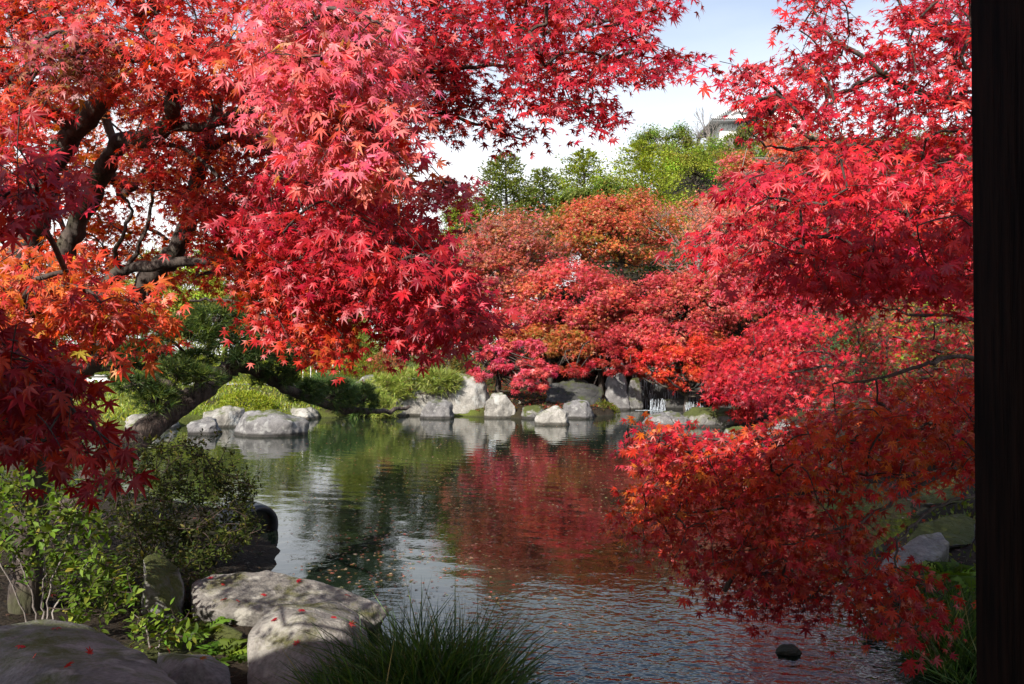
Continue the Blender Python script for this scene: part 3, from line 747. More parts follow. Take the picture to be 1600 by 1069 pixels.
LEAF_VARIANTS = {}
def near_maple(name, label, base, limbs, regions, centre, group=None, seed=1, n_single=300, mat_bark=None):
    """limbs: [(part name, [(photo x, y, distance)...], r0, r1)]; regions: dict(poly, D, n, pal, leaf, flow, face)"""
    rng = np.random.default_rng(seed)
    mat_bark = mat_bark or M_BARK
    root = thing(name, label, "tree", base, group)
    nodes, nrad = [], []
    for pn, pts, r0, r1 in limbs:
        path = smooth_path([np.asarray(p, float) if pn_w else P(*p) for p, pn_w in [(q[:3], len(q) == 4) for q in pts]], 6)
        path = path + rng.normal(0, .006, path.shape)
        rad = (np.linspace(1, 0, len(path)) ** .9 * (r0 - r1) + r1) * .86
        V, F = tube(path, rad * (1 + .10 * np.sin(np.arange(len(path)) * 1.3)), 10 if r0 > .03 else 7, rng, .05)
        part(pn, V, F, mat_bark, root, smooth=True)
        nodes += list(path[2:]); nrad += list(rad[2:])
    nodes = np.array(nodes); nrad = np.array(nrad)
    n_limb = len(nodes)
    POS, TIP, NRM, SIZ, CLS, TWIG = [], [], [], [], [], Bag()
    sprays = []
    for rg in regions:
        q = sample_poly(rng, rg['poly'], rg['n'])
        D = rng.uniform(rg['D'][0], rg['D'][1], len(q))
        for (px, py), d in zip(q, D): sprays.append((P(px, py, d), rg))
    # join sprays to the limbs, nearest first, so twigs branch as they go out
    cand = np.array([s[0] for s in sprays]); done = np.zeros(len(cand), bool)
    best = np.full(len(cand), 1e9); bi = np.zeros(len(cand), int)
    for i, p in enumerate(cand):
        d = np.linalg.norm(nodes - p, axis=1) ; bi[i] = d.argmin(); best[i] = d.min()
    allnodes = list(nodes); allr = list(nrad)
    edges, kids = [], {}
    parent_of = {}
    for _ in range(len(cand)):
        i = int(np.where(done, 1e9, best).argmin())
        done[i] = True
        idx = len(allnodes); allnodes.append(cand[i]); allr.append(None)
        parent_of[idx] = int(bi[i]); edges.append((idx, int(bi[i])))
        d = np.linalg.norm(cand - cand[i], axis=1) * 1.12 + .02
        up = (d < best) & ~done
        best[up] = d[up]; bi[up] = idx
    weight = {}
    for idx, par in reversed(edges):
        weight[idx] = weight.get(idx, 0) + 1
        if par >= n_limb: weight[par] = weight.get(par, 0) + weight[idx]
    for idx, par in edges:
        a, b = np.array(allnodes[par]), np.array(allnodes[idx]); L = np.linalg.norm(b - a)
        r = .0016 * math.sqrt(weight[idx]) + .0009
        if par < n_limb: r = min(r, allr[par] * .7)
        mid_ = (a + b) / 2 + np.array((0, 0, .10 * L)) + rng.normal(0, .05 * L, 3)
        V, F = tube(smooth_path([a, mid_, b], 3), np.linspace(r * 1.25, r, 7), 5 if r > .004 else 3)
        TWIG.add(V, quads_to_tris(F))
    centre = np.array(centre, float)
    for p, rg in sprays:
        out = nrm((p - centre) * (1, 1, .35))
        flow = np.array(rg.get('flow', (0, 0, 0)), float)
        t = nrm(out * .7 + flow + rng.normal(0, .42, 3) * (1, 1, .5) + np.array((0, 0, -.22)))
        face = rg.get('face', .5)
        n0 = nrm(np.array((0, 0, .62)) + TOSUN * face + out * .25 + rng.normal(0, .25, 3))
        s = nrm(np.cross(n0, t)); n0 = np.cross(t, s)
        leaf = rg.get('leaf', .062); m = int(rg.get('m', 20) * 1.9); L = leaf * rg.get('len', 5.0)
        a0 = p - t * L * .45
        V, F = tube(smooth_path([a0, p + n0 * .03 * L, p + t * L * .5 - np.array((0, 0, .08 * L))], 3), np.linspace(.0022, .0009, 7), 3)
        TWIG.add(V, quads_to_tris(F))
        u = rng.uniform(-.5, .55, m); side = np.where(np.arange(m) % 2 == 0, 1., -1.)
        w = (np.abs(rng.normal(0, .27, m)) + .04) * (1.1 - np.abs(u)) * side
        pos = p + t * (u * L)[:, None] + s * (w * L)[:, None] + n0 * rng.normal(0, .055, m)[:, None] * L - np.array((0, 0, 1.)) * (np.abs(w) * .25 * L + np.maximum(u, 0) ** 2 * .35 * L)[:, None]
        ang = side * rng.uniform(.15, 1.25, m)
        tip = t * np.cos(ang)[:, None] + s * np.sin(ang)[:, None] + np.array((0, 0, -rg.get('droop', .55))) + rng.normal(0, .22, (m, 3))
        nm = n0 + rng.normal(0, .46, (m, 3))
        POS.append(pos); TIP.append(nrm(tip)); NRM.append(nm); SIZ.append(leaf * np.clip(rng.normal(1, .26, m), .45, 1.6))
        CLS.append(np.clip(pick_cols(rng, m, rg['pal'], .16) * np.exp(rng.normal(0, (.07, .20, .20))), .002, .8))
    POS = np.concatenate(POS); TIP = np.concatenate(TIP); NRM = np.concatenate(NRM); SIZ = np.concatenate(SIZ) * 0.93; CLS = np.concatenate(CLS)
    fr = frames(TIP, NRM)
    TWIG.out("twig_work", M_TWIG, root, True, kind="stuff")
    # the leaves that show largest: in frame, nothing of this crown in front, near
    x, y, f = project(POS)
    okk = (x > 0) & (x < 1600) & (y > 0) & (y < 1069)
    cell = (x // 9).astype(int) * 1000 + (y // 9).astype(int)
    order = np.argsort(f); seen, front = set(), []
    for i in order:
        if not okk[i]: continue
        if cell[i] not in seen:
            seen.add(cell[i]); front.append(i)
    front = np.array(front, int)
    vis = SIZ[front] / f[front] * np.abs((fr[front, 2] * nrm(POS[front] - np.array((0, 0, CAM_Z)))).sum(-1))
    single = front[np.argsort(-vis)[:n_single]]
    rest = np.ones(len(POS), bool); rest[single] = False
    bag = Bag(); far_ = (f > 3.45) | (x < -60) | (x > 1660) | (y < -60)
    k_ = np.where(rest & far_)[0]; bag.add(*stamp(STAR5, POS[k_], fr[k_], SIZ[k_], CLS[k_]))
    idx = np.where(rest & ~far_)[0]; which = rng.integers(0, 4, len(idx))
    for q in range(4):
        TV = LEAF_MID[0] * ((1, 1, 1), (.72, 1.05, 1), (1.08, .92, 1), (.9, 1, 1))[q]; r2 = (TV ** 2).sum(1)
        TV[:, 2] += (.05, -.22, -.42, .16)[q] * r2 + (.10, -.12, .05, .22)[q] * np.abs(TV[:, 0])
        k_ = idx[which == q]; bag.add(*stamp((TV, LEAF_MID[1]), POS[k_], fr[k_], SIZ[k_], CLS[k_]))
    bag.out("foliage", M_MAPLE, root, kind="stuff")
    rl = np.array(root.location)
    for i in single:
        key = (tuple(np.round(CLS[i] * (5, 14, 14)).astype(int)), int(rng.integers(3)))
        if key not in LEAF_VARIANTS:
            TV = LEAF_FINE[0].copy(); r2 = (TV ** 2).sum(1)
            TV[:, 2] += (.06, -.16, -.32)[key[1]] * r2 + (.10, -.08, .04)[key[1]] * np.abs(TV[:, 0])
            LEAF_VARIANTS[key] = mesh_np("maple_leaf", TV, LEAF_FINE[1], np.tile(CLS[i], (len(TV), 1)))
            LEAF_VARIANTS[key].materials.append(M_MAPLE)
        o = bpy.data.objects.new("leaf", LEAF_VARIANTS[key]); COL.objects.link(o); o.parent = root
        M = Matrix.Identity(4)
        for c in range(3):
            for r_ in range(3): M[r_][c] = float(fr[i, c, r_] * SIZ[i])
            M[c][3] = float(POS[i, c] - rl[c])
        o.matrix_local = M
    return root

# ------------------------------------------------------------------ the maples close to the viewer
def wpt(x, y, z): return (x, y, z, 1)
A = dict
near_maple("maple_tree", "big many-stemmed red maple arching over the pond with sunlit pink-red front sprays", P(40, 935, 5.3),
  [("trunk", [(40, 960, 5.3), (50, 800, 5.3), (85, 640, 5.2), (115, 585, 5.1), (160, 540, 5.0), (200, 490, 4.9), (240, 430, 4.8), (275, 390, 4.8), (300, 330, 4.7), (308, 280, 4.6), (322, 225, 4.6), (345, 150, 4.5)], .12, .03),
   ("stem", [(50, 800, 5.3), (10, 600, 4.9), (12, 470, 4.7), (28, 405, 4.6), (52, 360, 4.6), (72, 285, 4.5), (105, 220, 4.5), (150, 165, 4.4), (168, 130, 4.3), (150, 60, 4.2), (105, 10, 4.2), (80, -90, 4.2)], .10, .045),
   ("stem", [(50, 760, 5.3), (70, 520, 5.1), (95, 420, 5.0), (120, 350, 5.0), (160, 275, 4.8), (186, 225, 4.6), (240, 216, 4.4), (268, 185, 4.2), (266, 145, 4.1), (250, 95, 4.0), (220, 20, 3.9), (190, -90, 3.8)], .085, .022),
   ("branch", [(262, 198, 4.3), (330, 196, 4.1), (375, 174, 3.9), (425, 164, 3.7), (470, 158, 3.5), (560, 130, 3.6), (640, 115, 4.0), (672, 112, 4.2), (720, 106, 4.3), (800, 102, 4.2), (900, 110, 4.0), (1000, 80, 3.9)], .030, .008),
   ("branch", [(255, 222, 4.4), (300, 240, 4.3), (340, 275, 4.2), (362, 302, 4.2), (420, 330, 4.2)], .016, .006),
   ("branch", [(640, 118, 4.0), (675, 130, 4.3), (690, 160, 4.4), (712, 185, 4.4), (765, 200, 4.4), (820, 220, 4.4)], .022, .006),
   ("branch", [(225, 20, 3.9), (400, -60, 3.8), (560, -60, 4.0), (665, 2, 4.3), (720, 32, 4.4), (800, 45, 4.3), (900, 45, 4.1), (1040, 8, 4.0)], .035, .008),
   ("branch", [(318, 240, 4.6), (370, 212, 4.3), (455, 262, 4.2), (560, 320, 4.1), (640, 372, 4.0), (715, 450, 3.8)], .028, .006),
   ("branch", [(140, 560, 5.05), (150, 465, 4.7), (190, 425, 4.6), (250, 412, 4.5), (330, 408, 4.4), (430, 400, 4.3), (500, 425, 4.3), (580, 442, 4.3), (650, 490, 4.3)], .045, .010),
   ("branch", [(150, 470, 4.7), (205, 408, 4.7), (232, 340, 4.7), (240, 250, 4.7)], .020, .008),
   ("branch", [(190, 425, 4.6), (180, 390, 4.5), (205, 330, 4.4), (180, 300, 4.3)], .018, .006),
   ("branch", [(112, 590, 5.1), (60, 520, 4.2), (60, 460, 3.4), (120, 450, 3.1), (230, 480, 3.0)], .028, .006),
   ("branch", [(168, 130, 4.3), (150, 60, 4.2), (140, 20, 4.1), (160, -60, 4.0)], .018, .010),
   ("branch", [(400, 160, 3.8), (480, 40, 3.0), (560, 20, 2.8), (620, 60, 2.8)], .012, .004),
   ("branch", [(470, 158, 3.5), (520, 180, 3.0), (600, 220, 2.8), (640, 270, 2.8)], .010, .003)],
  [A(poly=[(420, -20), (570, -20), (600, 110), (630, 205), (625, 292), (600, 265), (550, 260), (480, 230), (430, 160)], D=(2.75, 3.35), n=130, pal=PINK_SHEEN, leaf=.065, m=16, flow=(.2, -.5, -.5), face=.9),
   A(poly=[(150, -50), (600, -50), (600, 0), (430, 130), (330, 130), (250, 110), (180, 120)], D=(3.2, 4.2), n=95, pal=[(3, (.64, .04, .03)), (3, (.68, .06, .04)), (2, (.60, .03, .03)), (.4, (.7, .18, .04))], leaf=.070, m=16, face=.7, flow=(.1, -.3, -.3)),
   A(poly=[(-50, -50), (170, -50), (190, 130), (90, 170), (0, 230), (-50, 230)], D=(3.4, 5.5), n=120, pal=SCARLET, leaf=.058),
   A(poly=[(40, 60), (130, 40), (160, 110), (90, 140)], D=(3.2, 3.5), n=14, pal=MAUVE, leaf=.058, face=.8),
   A(poly=[(-50, 150), (300, 130), (430, 130), (600, 260), (640, 330), (640, 420), (420, 440), (-100, 430)], D=(5.0, 7.5), n=400, pal=ORANGE, leaf=.060, m=22),
   A(poly=[(430, 230), (575, 270), (612, 310), (628, 350), (680, 395), (745, 490), (640, 520), (560, 480), (430, 430), (380, 330)], D=(3.4, 5.0), n=170, pal=CRIMSON, leaf=.058, m=22),
   A(poly=[(520, 330), (660, 350), (735, 470), (745, 495), (690, 505), (620, 440)], D=(2.8, 3.4), n=55, pal=CRIMSON, leaf=.062, m=16, face=.8, flow=(.2, -.3, -.3)),
   A(poly=[(370, 400), (540, 420), (545, 565), (480, 540), (400, 500)], D=(3.8, 5.0), n=62, pal=SCARLET, leaf=.056, flow=(0, 0, -.6)),
   A(poly=[(600, 440), (700, 460), (655, 540), (615, 520)], D=(3.8, 4.6), n=26, pal=CRIMSON, leaf=.056, flow=(0, 0, -.6)),
   A(poly=[(-80, 400), (90, 410), (150, 450), (230, 470), (262, 500), (180, 522), (60, 510), (-80, 480)], D=(2.7, 3.5), n=70, pal=ORANGE, leaf=.060, m=16, face=.8),
   A(poly=[(-80, 225), (40, 232), (85, 300), (70, 320), (-80, 330)], D=(1.9, 2.3), n=20, pal=CRIMSON, leaf=.062, m=14, face=.6),
   A(poly=[(600, -60), (850, -60), (850, 45), (790, 100), (700, 110), (625, 70)], D=(3.8, 5.0), n=80, pal=CRIMSON, leaf=.058),
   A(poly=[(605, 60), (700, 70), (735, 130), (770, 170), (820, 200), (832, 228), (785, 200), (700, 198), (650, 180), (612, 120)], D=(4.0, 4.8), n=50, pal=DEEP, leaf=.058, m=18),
   A(poly=[(780, 70), (900, -40), (1060, -40), (1050, 12), (985, 45), (1055, 72), (1092, 102), (1040, 125), (990, 145), (925, 130), (942, 205), (900, 188), (830, 170), (785, 140)], D=(3.5, 4.5), n=98, pal=CRIMSON, leaf=.058, m=17, face=.6),
   A(poly=[(650, 284), (718, 284), (718, 306), (650, 320)], D=(3.5, 3.9), n=12, pal=PINK_SHEEN, leaf=.05),
   A(poly=[(655, 240), (672, 244), (676, 268), (664, 262)], D=(3.5, 3.7), n=1, pal=CRIMSON, leaf=.04, m=4),
   A(poly=[(200, 110), (420, 120), (440, 300), (300, 330), (200, 260)], D=(4.0, 4.9), n=70, pal=SCARLET, leaf=.056),
   A(poly=[(-700, 0), (-130, -50), (-70, 420), (-200, 500), (-700, 460)], D=(3.6, 5.6), n=170, pal=SCARLET, leaf=.06, m=16),  # unseen boughs added to shade the azalea and the near bank
   A(poly=[(280, 300), (420, 300), (430, 420), (330, 400)], D=(4.0, 5.0), n=42, pal=SCARLET, leaf=.055)],
  P(120, 300, 5.5), "maples around the viewer", 11)

near_maple("maple_tree", "dark red maple hanging low in the shade in front of the pine", P(-330, 1060, 2.5),
  [("trunk", [(-420, 1150, 2.4), (-330, 900, 2.3), (-260, 700, 2.2), (-200, 560, 2.1), (-150, 400, 2.1)], .07, .03),
   ("branch", [(-230, 620, 2.15), (-60, 570, 1.95), (40, 590, 1.85), (120, 640, 1.8), (180, 700, 1.8)], .012, .002),
   ("branch", [(-200, 560, 2.1), (-50, 620, 2.0), (30, 680, 1.95), (70, 740, 1.9)], .010, .002)],
  [A(poly=[(-100, 560), (55, 560), (120, 610), (160, 665), (172, 705), (120, 712), (60, 690), (0, 660), (-100, 660)], D=(1.7, 2.2), n=40, pal=[(3, (.42, .03, .016)), (3, (.36, .014, .02)), (1, (.5, .06, .015))], leaf=.052, m=10, len=3.4, flow=(.3, 0, -.4), droop=.8),
   A(poly=[(-100, 480), (-10, 490), (40, 545), (-100, 560)], D=(1.9, 2.4), n=12, pal=DEEP, leaf=.060, m=11, len=3.6),
   A(poly=[(-420, 300), (-170, 320), (-150, 460), (-260, 560), (-420, 560)], D=(2.2, 3.3), n=36, pal=DEEP, leaf=.058, m=10)],  # unseen sprays added to dapple the near boulders
  P(-330, 500, 2.6), "maples around the viewer", 12)

near_maple("maple_tree", "crimson maple whose upper boughs reach in from behind the pavilion post", W(1640, 850, .7),
  [("trunk", [wpt(3.75, 6.1, .3), wpt(3.6, 5.7, 1.2), wpt(3.3, 5.2, 2.2), wpt(3.1, 4.9, 3.2), wpt(3.0, 4.8, 4.4)], .11, .05),
   ("branch", [wpt(3.3, 5.2, 2.3), (1540, 285, 4.6), (1440, 245, 4.4), (1350, 228, 4.3), (1300, 226, 4.2), (1230, 195, 4.2), (1160, 150, 4.2)], .030, .006),
   ("branch", [wpt(3.1, 4.9, 3.2), (1520, 168, 4.4), (1420, 140, 4.2), (1350, 92, 4.1), (1300, 60, 4.1), (1270, 20, 4.1)], .026, .006),
   ("branch", [wpt(3.3, 5.2, 2.2), (1520, 430, 4.3), (1400, 440, 4.0), (1300, 428, 3.9), (1250, 415, 3.8), (1180, 400, 3.7)], .024, .006),
   ("branch", [wpt(3.3, 5.2, 2.4), (1500, 340, 3.9), (1400, 330, 3.5), (1300, 320, 3.3), (1200, 310, 3.2)], .020, .005),
   ("branch", [(1300, 226, 4.2), (1230, 232, 4.1), (1180, 215, 4.1), (1140, 140, 4.2)], .010, .003),
   ("branch", [wpt(3.05, 4.85, 3.8), (1500, 40, 4.2), (1420, 30, 4.0), (1380, -60, 4.0)], .022, .006)],
  [A(poly=[(1245, -60), (1320, -60), (1340, 80), (1400, 60), (1410, -60), (1600, -60), (1600, 250), (1330, 220), (1210, 190), (1135, 122), (1165, 92), (1245, 105)], D=(3.4, 5.2), n=240, pal=CRIMSON, leaf=.055, m=17, face=.6),
   A(poly=[(1165, 255), (1250, 240), (1600, 250), (1600, 460), (1330, 455), (1200, 435), (1105, 388), (1095, 372), (1170, 335)], D=(2.9, 4.0), n=180, pal=CRIMSON, leaf=.060, m=17, face=.8, flow=(-.2, -.4, -.2)),
   A(poly=[(1240, 215), (1600, 230), (1600, 440), (1250, 400)], D=(4.2, 5.2), n=110, pal=SCARLET, leaf=.056),
   A(poly=[(1620, -50), (2000, 0), (2000, 650), (1640, 600)], D=(3.6, 5.6), n=60, pal=CRIMSON, leaf=.06, m=15),  # unseen boughs added to darken the stream bank
   A(poly=[(1165, 168), (1215, 165), (1222, 212), (1180, 200)], D=(4.1, 4.4), n=9, pal=CRIMSON, leaf=.05, m=9),
   A(poly=[(1128, 125), (1150, 95), (1180, 150), (1150, 150)], D=(4.1, 4.3), n=3, pal=CRIMSON, leaf=.05, m=8)],
  np.array((3.3, 5.6, 2.4)), "maples around the viewer", 13)

near_maple("maple_tree", "orange-red maple with bare twigs spreading low across the water by the post", W(1650, 880, .6),
  [("trunk", [wpt(3.55, 5.5, .3), wpt(3.4, 5.2, .9), wpt(3.15, 4.9, 1.6), wpt(3.0, 4.8, 2.2)], .09, .04),
   ("branch", [wpt(3.2, 4.95, 1.5), (1520, 560, 4.6), (1450, 570, 4.4), (1380, 590, 4.3), (1300, 600, 4.2)], .020, .005),
   ("branch", [wpt(3.3, 5.1, 1.2), (1520, 655, 4.7), (1400, 685, 4.5), (1280, 690, 4.4), (1150, 692, 4.4), (1010, 668, 4.4), (970, 660, 4.4)], .022, .003),
   ("branch", [wpt(3.35, 5.1, 1.1), (1520, 708, 4.6), (1440, 738, 4.4), (1360, 752, 4.3), (1290, 762, 4.2), (1100, 800, 4.2), (970, 800, 4.3)], .022, .003),
   ("branch", [wpt(3.35, 5.1, 1.1), (1520, 722, 4.5), (1420, 770, 4.3), (1370, 800, 4.2), (1280, 840, 4.1), (1150, 860, 4.1)], .018, .003),
   ("branch", [wpt(3.4, 5.2, 1.0), (1500, 780, 4.5), (1450, 800, 4.3), (1400, 860, 4.0), (1400, 940, 3.8)], .014, .003),
   ("branch", [wpt(3.1, 4.9, 1.9), (1520, 500, 4.6), (1420, 490, 4.5), (1330, 470, 4.5)], .018, .004)],
  [A(poly=[(985, 680), (1100, 692), (1220, 665), (1350, 625), (1600, 585), (1600, 730), (1330, 750), (1100, 770), (965, 805), (1005, 750), (1070, 715), (1010, 700)], D=(3.7, 5.2), n=200, pal=[(4, (.62, .05, .02)), (3, (.60, .09, .018)), (3, (.55, .022, .03)), (1, (.68, .17, .025))], leaf=.055, m=16),
   A(poly=[(972, 666), (1010, 676), (1110, 690), (1240, 672), (1200, 710), (1080, 725), (1000, 700)], D=(4.0, 4.8), n=50, pal=CRIMSON, leaf=.052, m=14, face=.7),
   A(poly=[(965, 790), (1150, 740), (1350, 770), (1380, 850), (1280, 890), (1150, 930), (1090, 890), (1000, 850)], D=(3.7, 5.0), n=92, pal=SHADED_RED, leaf=.054, m=13),
   A(poly=[(1330, 870), (1420, 885), (1480, 935), (1440, 985), (1350, 975), (1310, 920)], D=(3.5, 4.0), n=30, pal=SHADED_RED, leaf=.055, m=12),
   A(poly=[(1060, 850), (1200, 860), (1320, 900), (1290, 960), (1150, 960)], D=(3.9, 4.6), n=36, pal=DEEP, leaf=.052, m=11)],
  np.array((3.3, 5.6, 1.4)), "maples around the viewer", 14)

near_maple("maple_tree", "shaded dark crimson maple behind the orange-red boughs on the stream bank", P(1560, 740, 9.5),
  [("trunk", [wpt(6.0, 9.6, .4), wpt(5.8, 9.3, 1.4), wpt(5.4, 9.0, 2.4), wpt(5.0, 8.8, 3.4)], .12, .05),
   ("branch", [wpt(5.7, 9.2, 1.6), (1420, 580, 8.6), (1300, 570, 8.2), (1180, 600, 8.0)], .035, .006),
   ("branch", [wpt(5.4, 9.0, 2.2), (1400, 500, 8.4), (1280, 480, 8.2), (1170, 470, 8.0)], .030, .006),
   ("branch", [wpt(5.7, 9.2, 1.4), (1440, 640, 8.4), (1320, 640, 8.0), (1230, 640, 7.8)], .028, .006)],
  [A(poly=[(1150, 430), (1600, 430), (1600, 620), (1400, 650), (1200, 650), (1120, 590), (1180, 520)], D=(7.2, 9.5), n=230, pal=CRIMSON, leaf=.064, m=22),
   A(poly=[(1330, 480), (1520, 470), (1520, 600), (1350, 600)], D=(6.8, 7.6), n=40, pal=[(2, (.12, .11, .03)), (2, (.22, .10, .03)), (1, (.35, .04, .02))], leaf=.055, m=16)],
  np.array((5.6, 9.4, 2.2)), "maples around the viewer", 15, 200)
# ------------------------------------------------------------------ trees across the pond
def ground_at(x, y): return float(ground_z(np.array([x]), np.array([y]))[0])
def crown_pads(rng, c, r, n, flat=.42, rp=.34):
    """n flattened pads spread through an ellipsoid crown, mostly near its shell"""
    u = nrm(rng.normal(0, 1, (n, 3)) * (1, 1, .9) + (0, -.25, .22))
    q = rng.uniform(.45, .97, n) ** .7
    return c + u * q[:, None] * r, np.stack([np.full(n, rp), np.full(n, rp), np.full(n, rp * flat)], 1) * np.cbrt(r[0] * r[1] * r[2]) * rng.uniform(.65, 1.3, (n, 1)), u
def pad_leaves(rng, c, r, u, n, shell=.55):
    d = nrm(rng.normal(0, 1, (n, 3)) + (0, 0, .25)); k = np.abs(rng.normal(shell, .42, n))
    pos = c + d * k[:, None] * r
    nm = d * .55 + np.array((0, 0, .55)) + u * .3 + TOSUN * .25 + rng.normal(0, .38, (n, 3))
    tip = d * (1, 1, .3) + np.array((0, 0, -.5)) + rng.normal(0, .45, (n, 3))
    return pos, frames(tip, nm)
def grow(bag, rng, p, d, L, r, depth, spread=.55, up=.15, tips=None, sides=4):
    q = p + d * L
    mid_ = (p + q) / 2 + rng.normal(0, .07 * L, 3)
    V, F = tube([p, mid_, q], [r, r * .82, r * .62], sides); bag.add(V, quads_to_tris(F))
    if depth == 0:
        if tips is not None: tips.append((q, d))
        return
    for k in range(2 if rng.random() < .55 else 3):
        d2 = nrm(d + rng.normal(0, spread, 3) + (0, 0, up))
        grow(bag, rng, q if k else p + (q - p) * rng.uniform(.6, 1), d2, L * rng.uniform(.6, .86), r * .6, depth - 1, spread, up, tips, 3)
def crown_tree(name, label, centres, pal, seed, group, leaf=.112, n=9000, tmpl=TRI, pads=26, bark=None, flat=.42, D=None, base=None, trunk_r=.13, rp=.40, mat=None, shell=.65, depth=.75, twigs=0, padk=1.0):
    if tmpl is TRI: padk, rp, flat, shell = 2.0, .27, .62, .72
    """centres: [(photo x, y, rx, ry in photo pixels, distance)]"""
    rng = np.random.default_rng(seed)
    cs = [(P(a[0], a[1], a[4]), np.array((a[2], (a[2] + a[3]) / 2 * depth * 1.2, a[3])) * a[4] / FOC) for a in centres]
    c0, r0 = cs[0]
    bx, by = (c0[0] + .1 * r0[0], c0[1] + .2 * r0[1]) if base is None else base
    gz = ground_at(bx, by)
    root = thing(name, label, "tree", (bx, by, gz), group)
    bark = bark or M_BARK
    top = c0 + (0, 0, r0[2] * .35)
    path = smooth_path([(bx, by, gz - .2), (bx + rng.normal(0, .15), by + rng.normal(0, .15), gz + (top[2] - gz) * .45), top], 5)
    V, F = tube(path, np.linspace(trunk_r, trunk_r * .25, len(path)), 8, rng, .06)
    part("trunk", V, F, bark, root, smooth=True)
    area = np.array([r[0] * r[2] for _, r in cs]); share = area / area.sum()
    Vs, Fs, Cs, off = [], [], [], 0
    br = Bag(); nb = 0
    for (c, r), sh in zip(cs, share):
        m = max(5, int(pads * sh * padk)); pc, pr, pu = crown_pads(rng, c, r, m, flat, rp)
        for k in range(m):
            nl = int(n * sh / m * rng.uniform(.6, 1.4))
            pos, fr = pad_leaves(rng, pc[k], pr[k], pu[k], nl, shell)
            tone = np.exp(rng.normal(0, .15) + rng.normal(0, (.05, .20, .15)))
            V, F, C = stamp(tmpl, pos, fr, leaf * rng.uniform(.6, 1.35, nl), np.clip(pick_cols(rng, nl, pal, .16) * tone, .002, .85))
            Vs.append(V); Fs.append(F + off); Cs.append(C); off += len(V)
            a = path[rng.integers(len(path) // 2, len(path))]
            q = pc[k] - (0, 0, pr[k][2] * .3)
            pth = smooth_path([a, (a + q) / 2 + rng.normal(0, .1, 3) * np.linalg.norm(q - a) - (0, 0, .1), q], 3)
            if nb < 6:
                V, F = tube(pth, np.linspace(trunk_r * .5, .012, len(pth)), 6); part("branch", V, F, bark, root, smooth=True); nb += 1
            else:
                V, F = tube(pth, np.linspace(trunk_r * .3, .01, len(pth)), 3); br.add(V, quads_to_tris(F))
            for j in range(twigs if k % 2 == 0 else 0):
                grow(br, rng, q, nrm(pu[k] + rng.normal(0, .5, 3) + (0, 0, .2)), pr[k][0] * .6, .014, 3, .5, .12, None, 3)
    if br.n: br.out("twig_work", bark, root, kind="stuff")
    part("crown", np.concatenate(Vs), np.concatenate(Fs), mat or M_MAPLE, root, np.concatenate(Cs), kind="stuff")
    return root
CORAL = [(4, (.56, .15, .12)), (3, (.60, .13, .12)), (2, (.56, .16, .075)), (2, (.50, .085, .06)), (1, (.40, .22, .11))]
RUST = [(4, (.50, .10, .05)), (3, (.48, .14, .05)), (3, (.50, .07, .05)), (1.5, (.34, .17, .05)), (.8, (.22, .19, .05))]
ROSE = [(5, (.64, .07, .11)), (3, (.68, .11, .14)), (1, (.52, .04, .07))]
CARD = [(5, (.56, .065, .075)), (3, (.58, .09, .08)), (2, (.48, .035, .05)), (1.5, (.52, .13, .08)), (1, (.40, .13, .09))]
LIME = [(4, (.25, .28, .022)), (3, (.20, .25, .02)), (2, (.30, .31, .045)), (1, (.13, .18, .018))]
LEAFG = [(4, (.13, .165, .025)), (3, (.17, .20, .03)), (2, (.09, .12, .02)), (1, (.22, .24, .05))]
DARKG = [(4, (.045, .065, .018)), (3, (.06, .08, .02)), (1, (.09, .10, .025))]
YELG = [(4, (.21, .25, .022)), (3, (.17, .21, .02)), (2, (.27, .29, .035))]
FARG = "maples across the pond"
crown_tree("maple_tree", "rust-orange maple with dense layered crown below the green conifers", [(965, 362, 105, 62, 34), (905, 345, 60, 30, 35)], RUST, 101, FARG, n=25000, pads=60)
crown_tree("maple_tree", "faded coral maple with greyish twigs at the near edge of the conifers", [(812, 398, 92, 68, 31), (775, 440, 50, 50, 30)], CORAL, 102, FARG, n=19000, pads=60, twigs=1, bark=M_PALE)
crown_tree("maple_tree", "broad crimson maple filling the middle of the bank opposite", [(890, 470, 105, 58, 28.5), (830, 500, 70, 45, 28), (960, 490, 60, 45, 28)], CARD, 103, FARG, n=26000, pads=64)
crown_tree("maple_tree", "hot rose-red maple with low boughs over the pale shore stones", [(770, 548, 46, 16, 24.2), (800, 572, 42, 16, 23.8), (842, 588, 28, 26, 23.4), (756, 584, 28, 13, 23.6), (738, 538, 22, 12, 24), (818, 602, 22, 14, 23.2), (815, 545, 40, 14, 24.6)], ROSE, 104, FARG, leaf=.10, n=11000, pads=44)
crown_tree("maple_tree", "bright red maple directly above the waterfall", [(1075, 480, 105, 55, 28.5), (1045, 530, 80, 35, 27.5)], CARD, 105, FARG, n=24000, pads=60)
crown_tree("maple_tree", "scarlet maple drooping over the waterfall's dark pool", [(1062, 575, 62, 32, 25.4), (1110, 560, 52, 36, 25), (1010, 565, 36, 26, 26)], [(5, (.62, .05, .028)), (3, (.60, .028, .03)), (2, (.64, .10, .03))], 106, FARG, leaf=.10, n=20000, pads=40)
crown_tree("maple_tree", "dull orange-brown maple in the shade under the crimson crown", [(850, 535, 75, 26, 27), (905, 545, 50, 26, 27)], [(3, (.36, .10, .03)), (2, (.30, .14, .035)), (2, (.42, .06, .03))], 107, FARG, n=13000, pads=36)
crown_tree("maple_tree", "thin coral-orange maple on the slope below the castle wall", [(1235, 245, 95, 32, 50), (1165, 275, 55, 36, 48), (1180, 330, 80, 50, 44), (1115, 340, 50, 50, 40)], CORAL, 108, FARG, leaf=.16, n=18000, pads=56, twigs=1, bark=M_PALE)
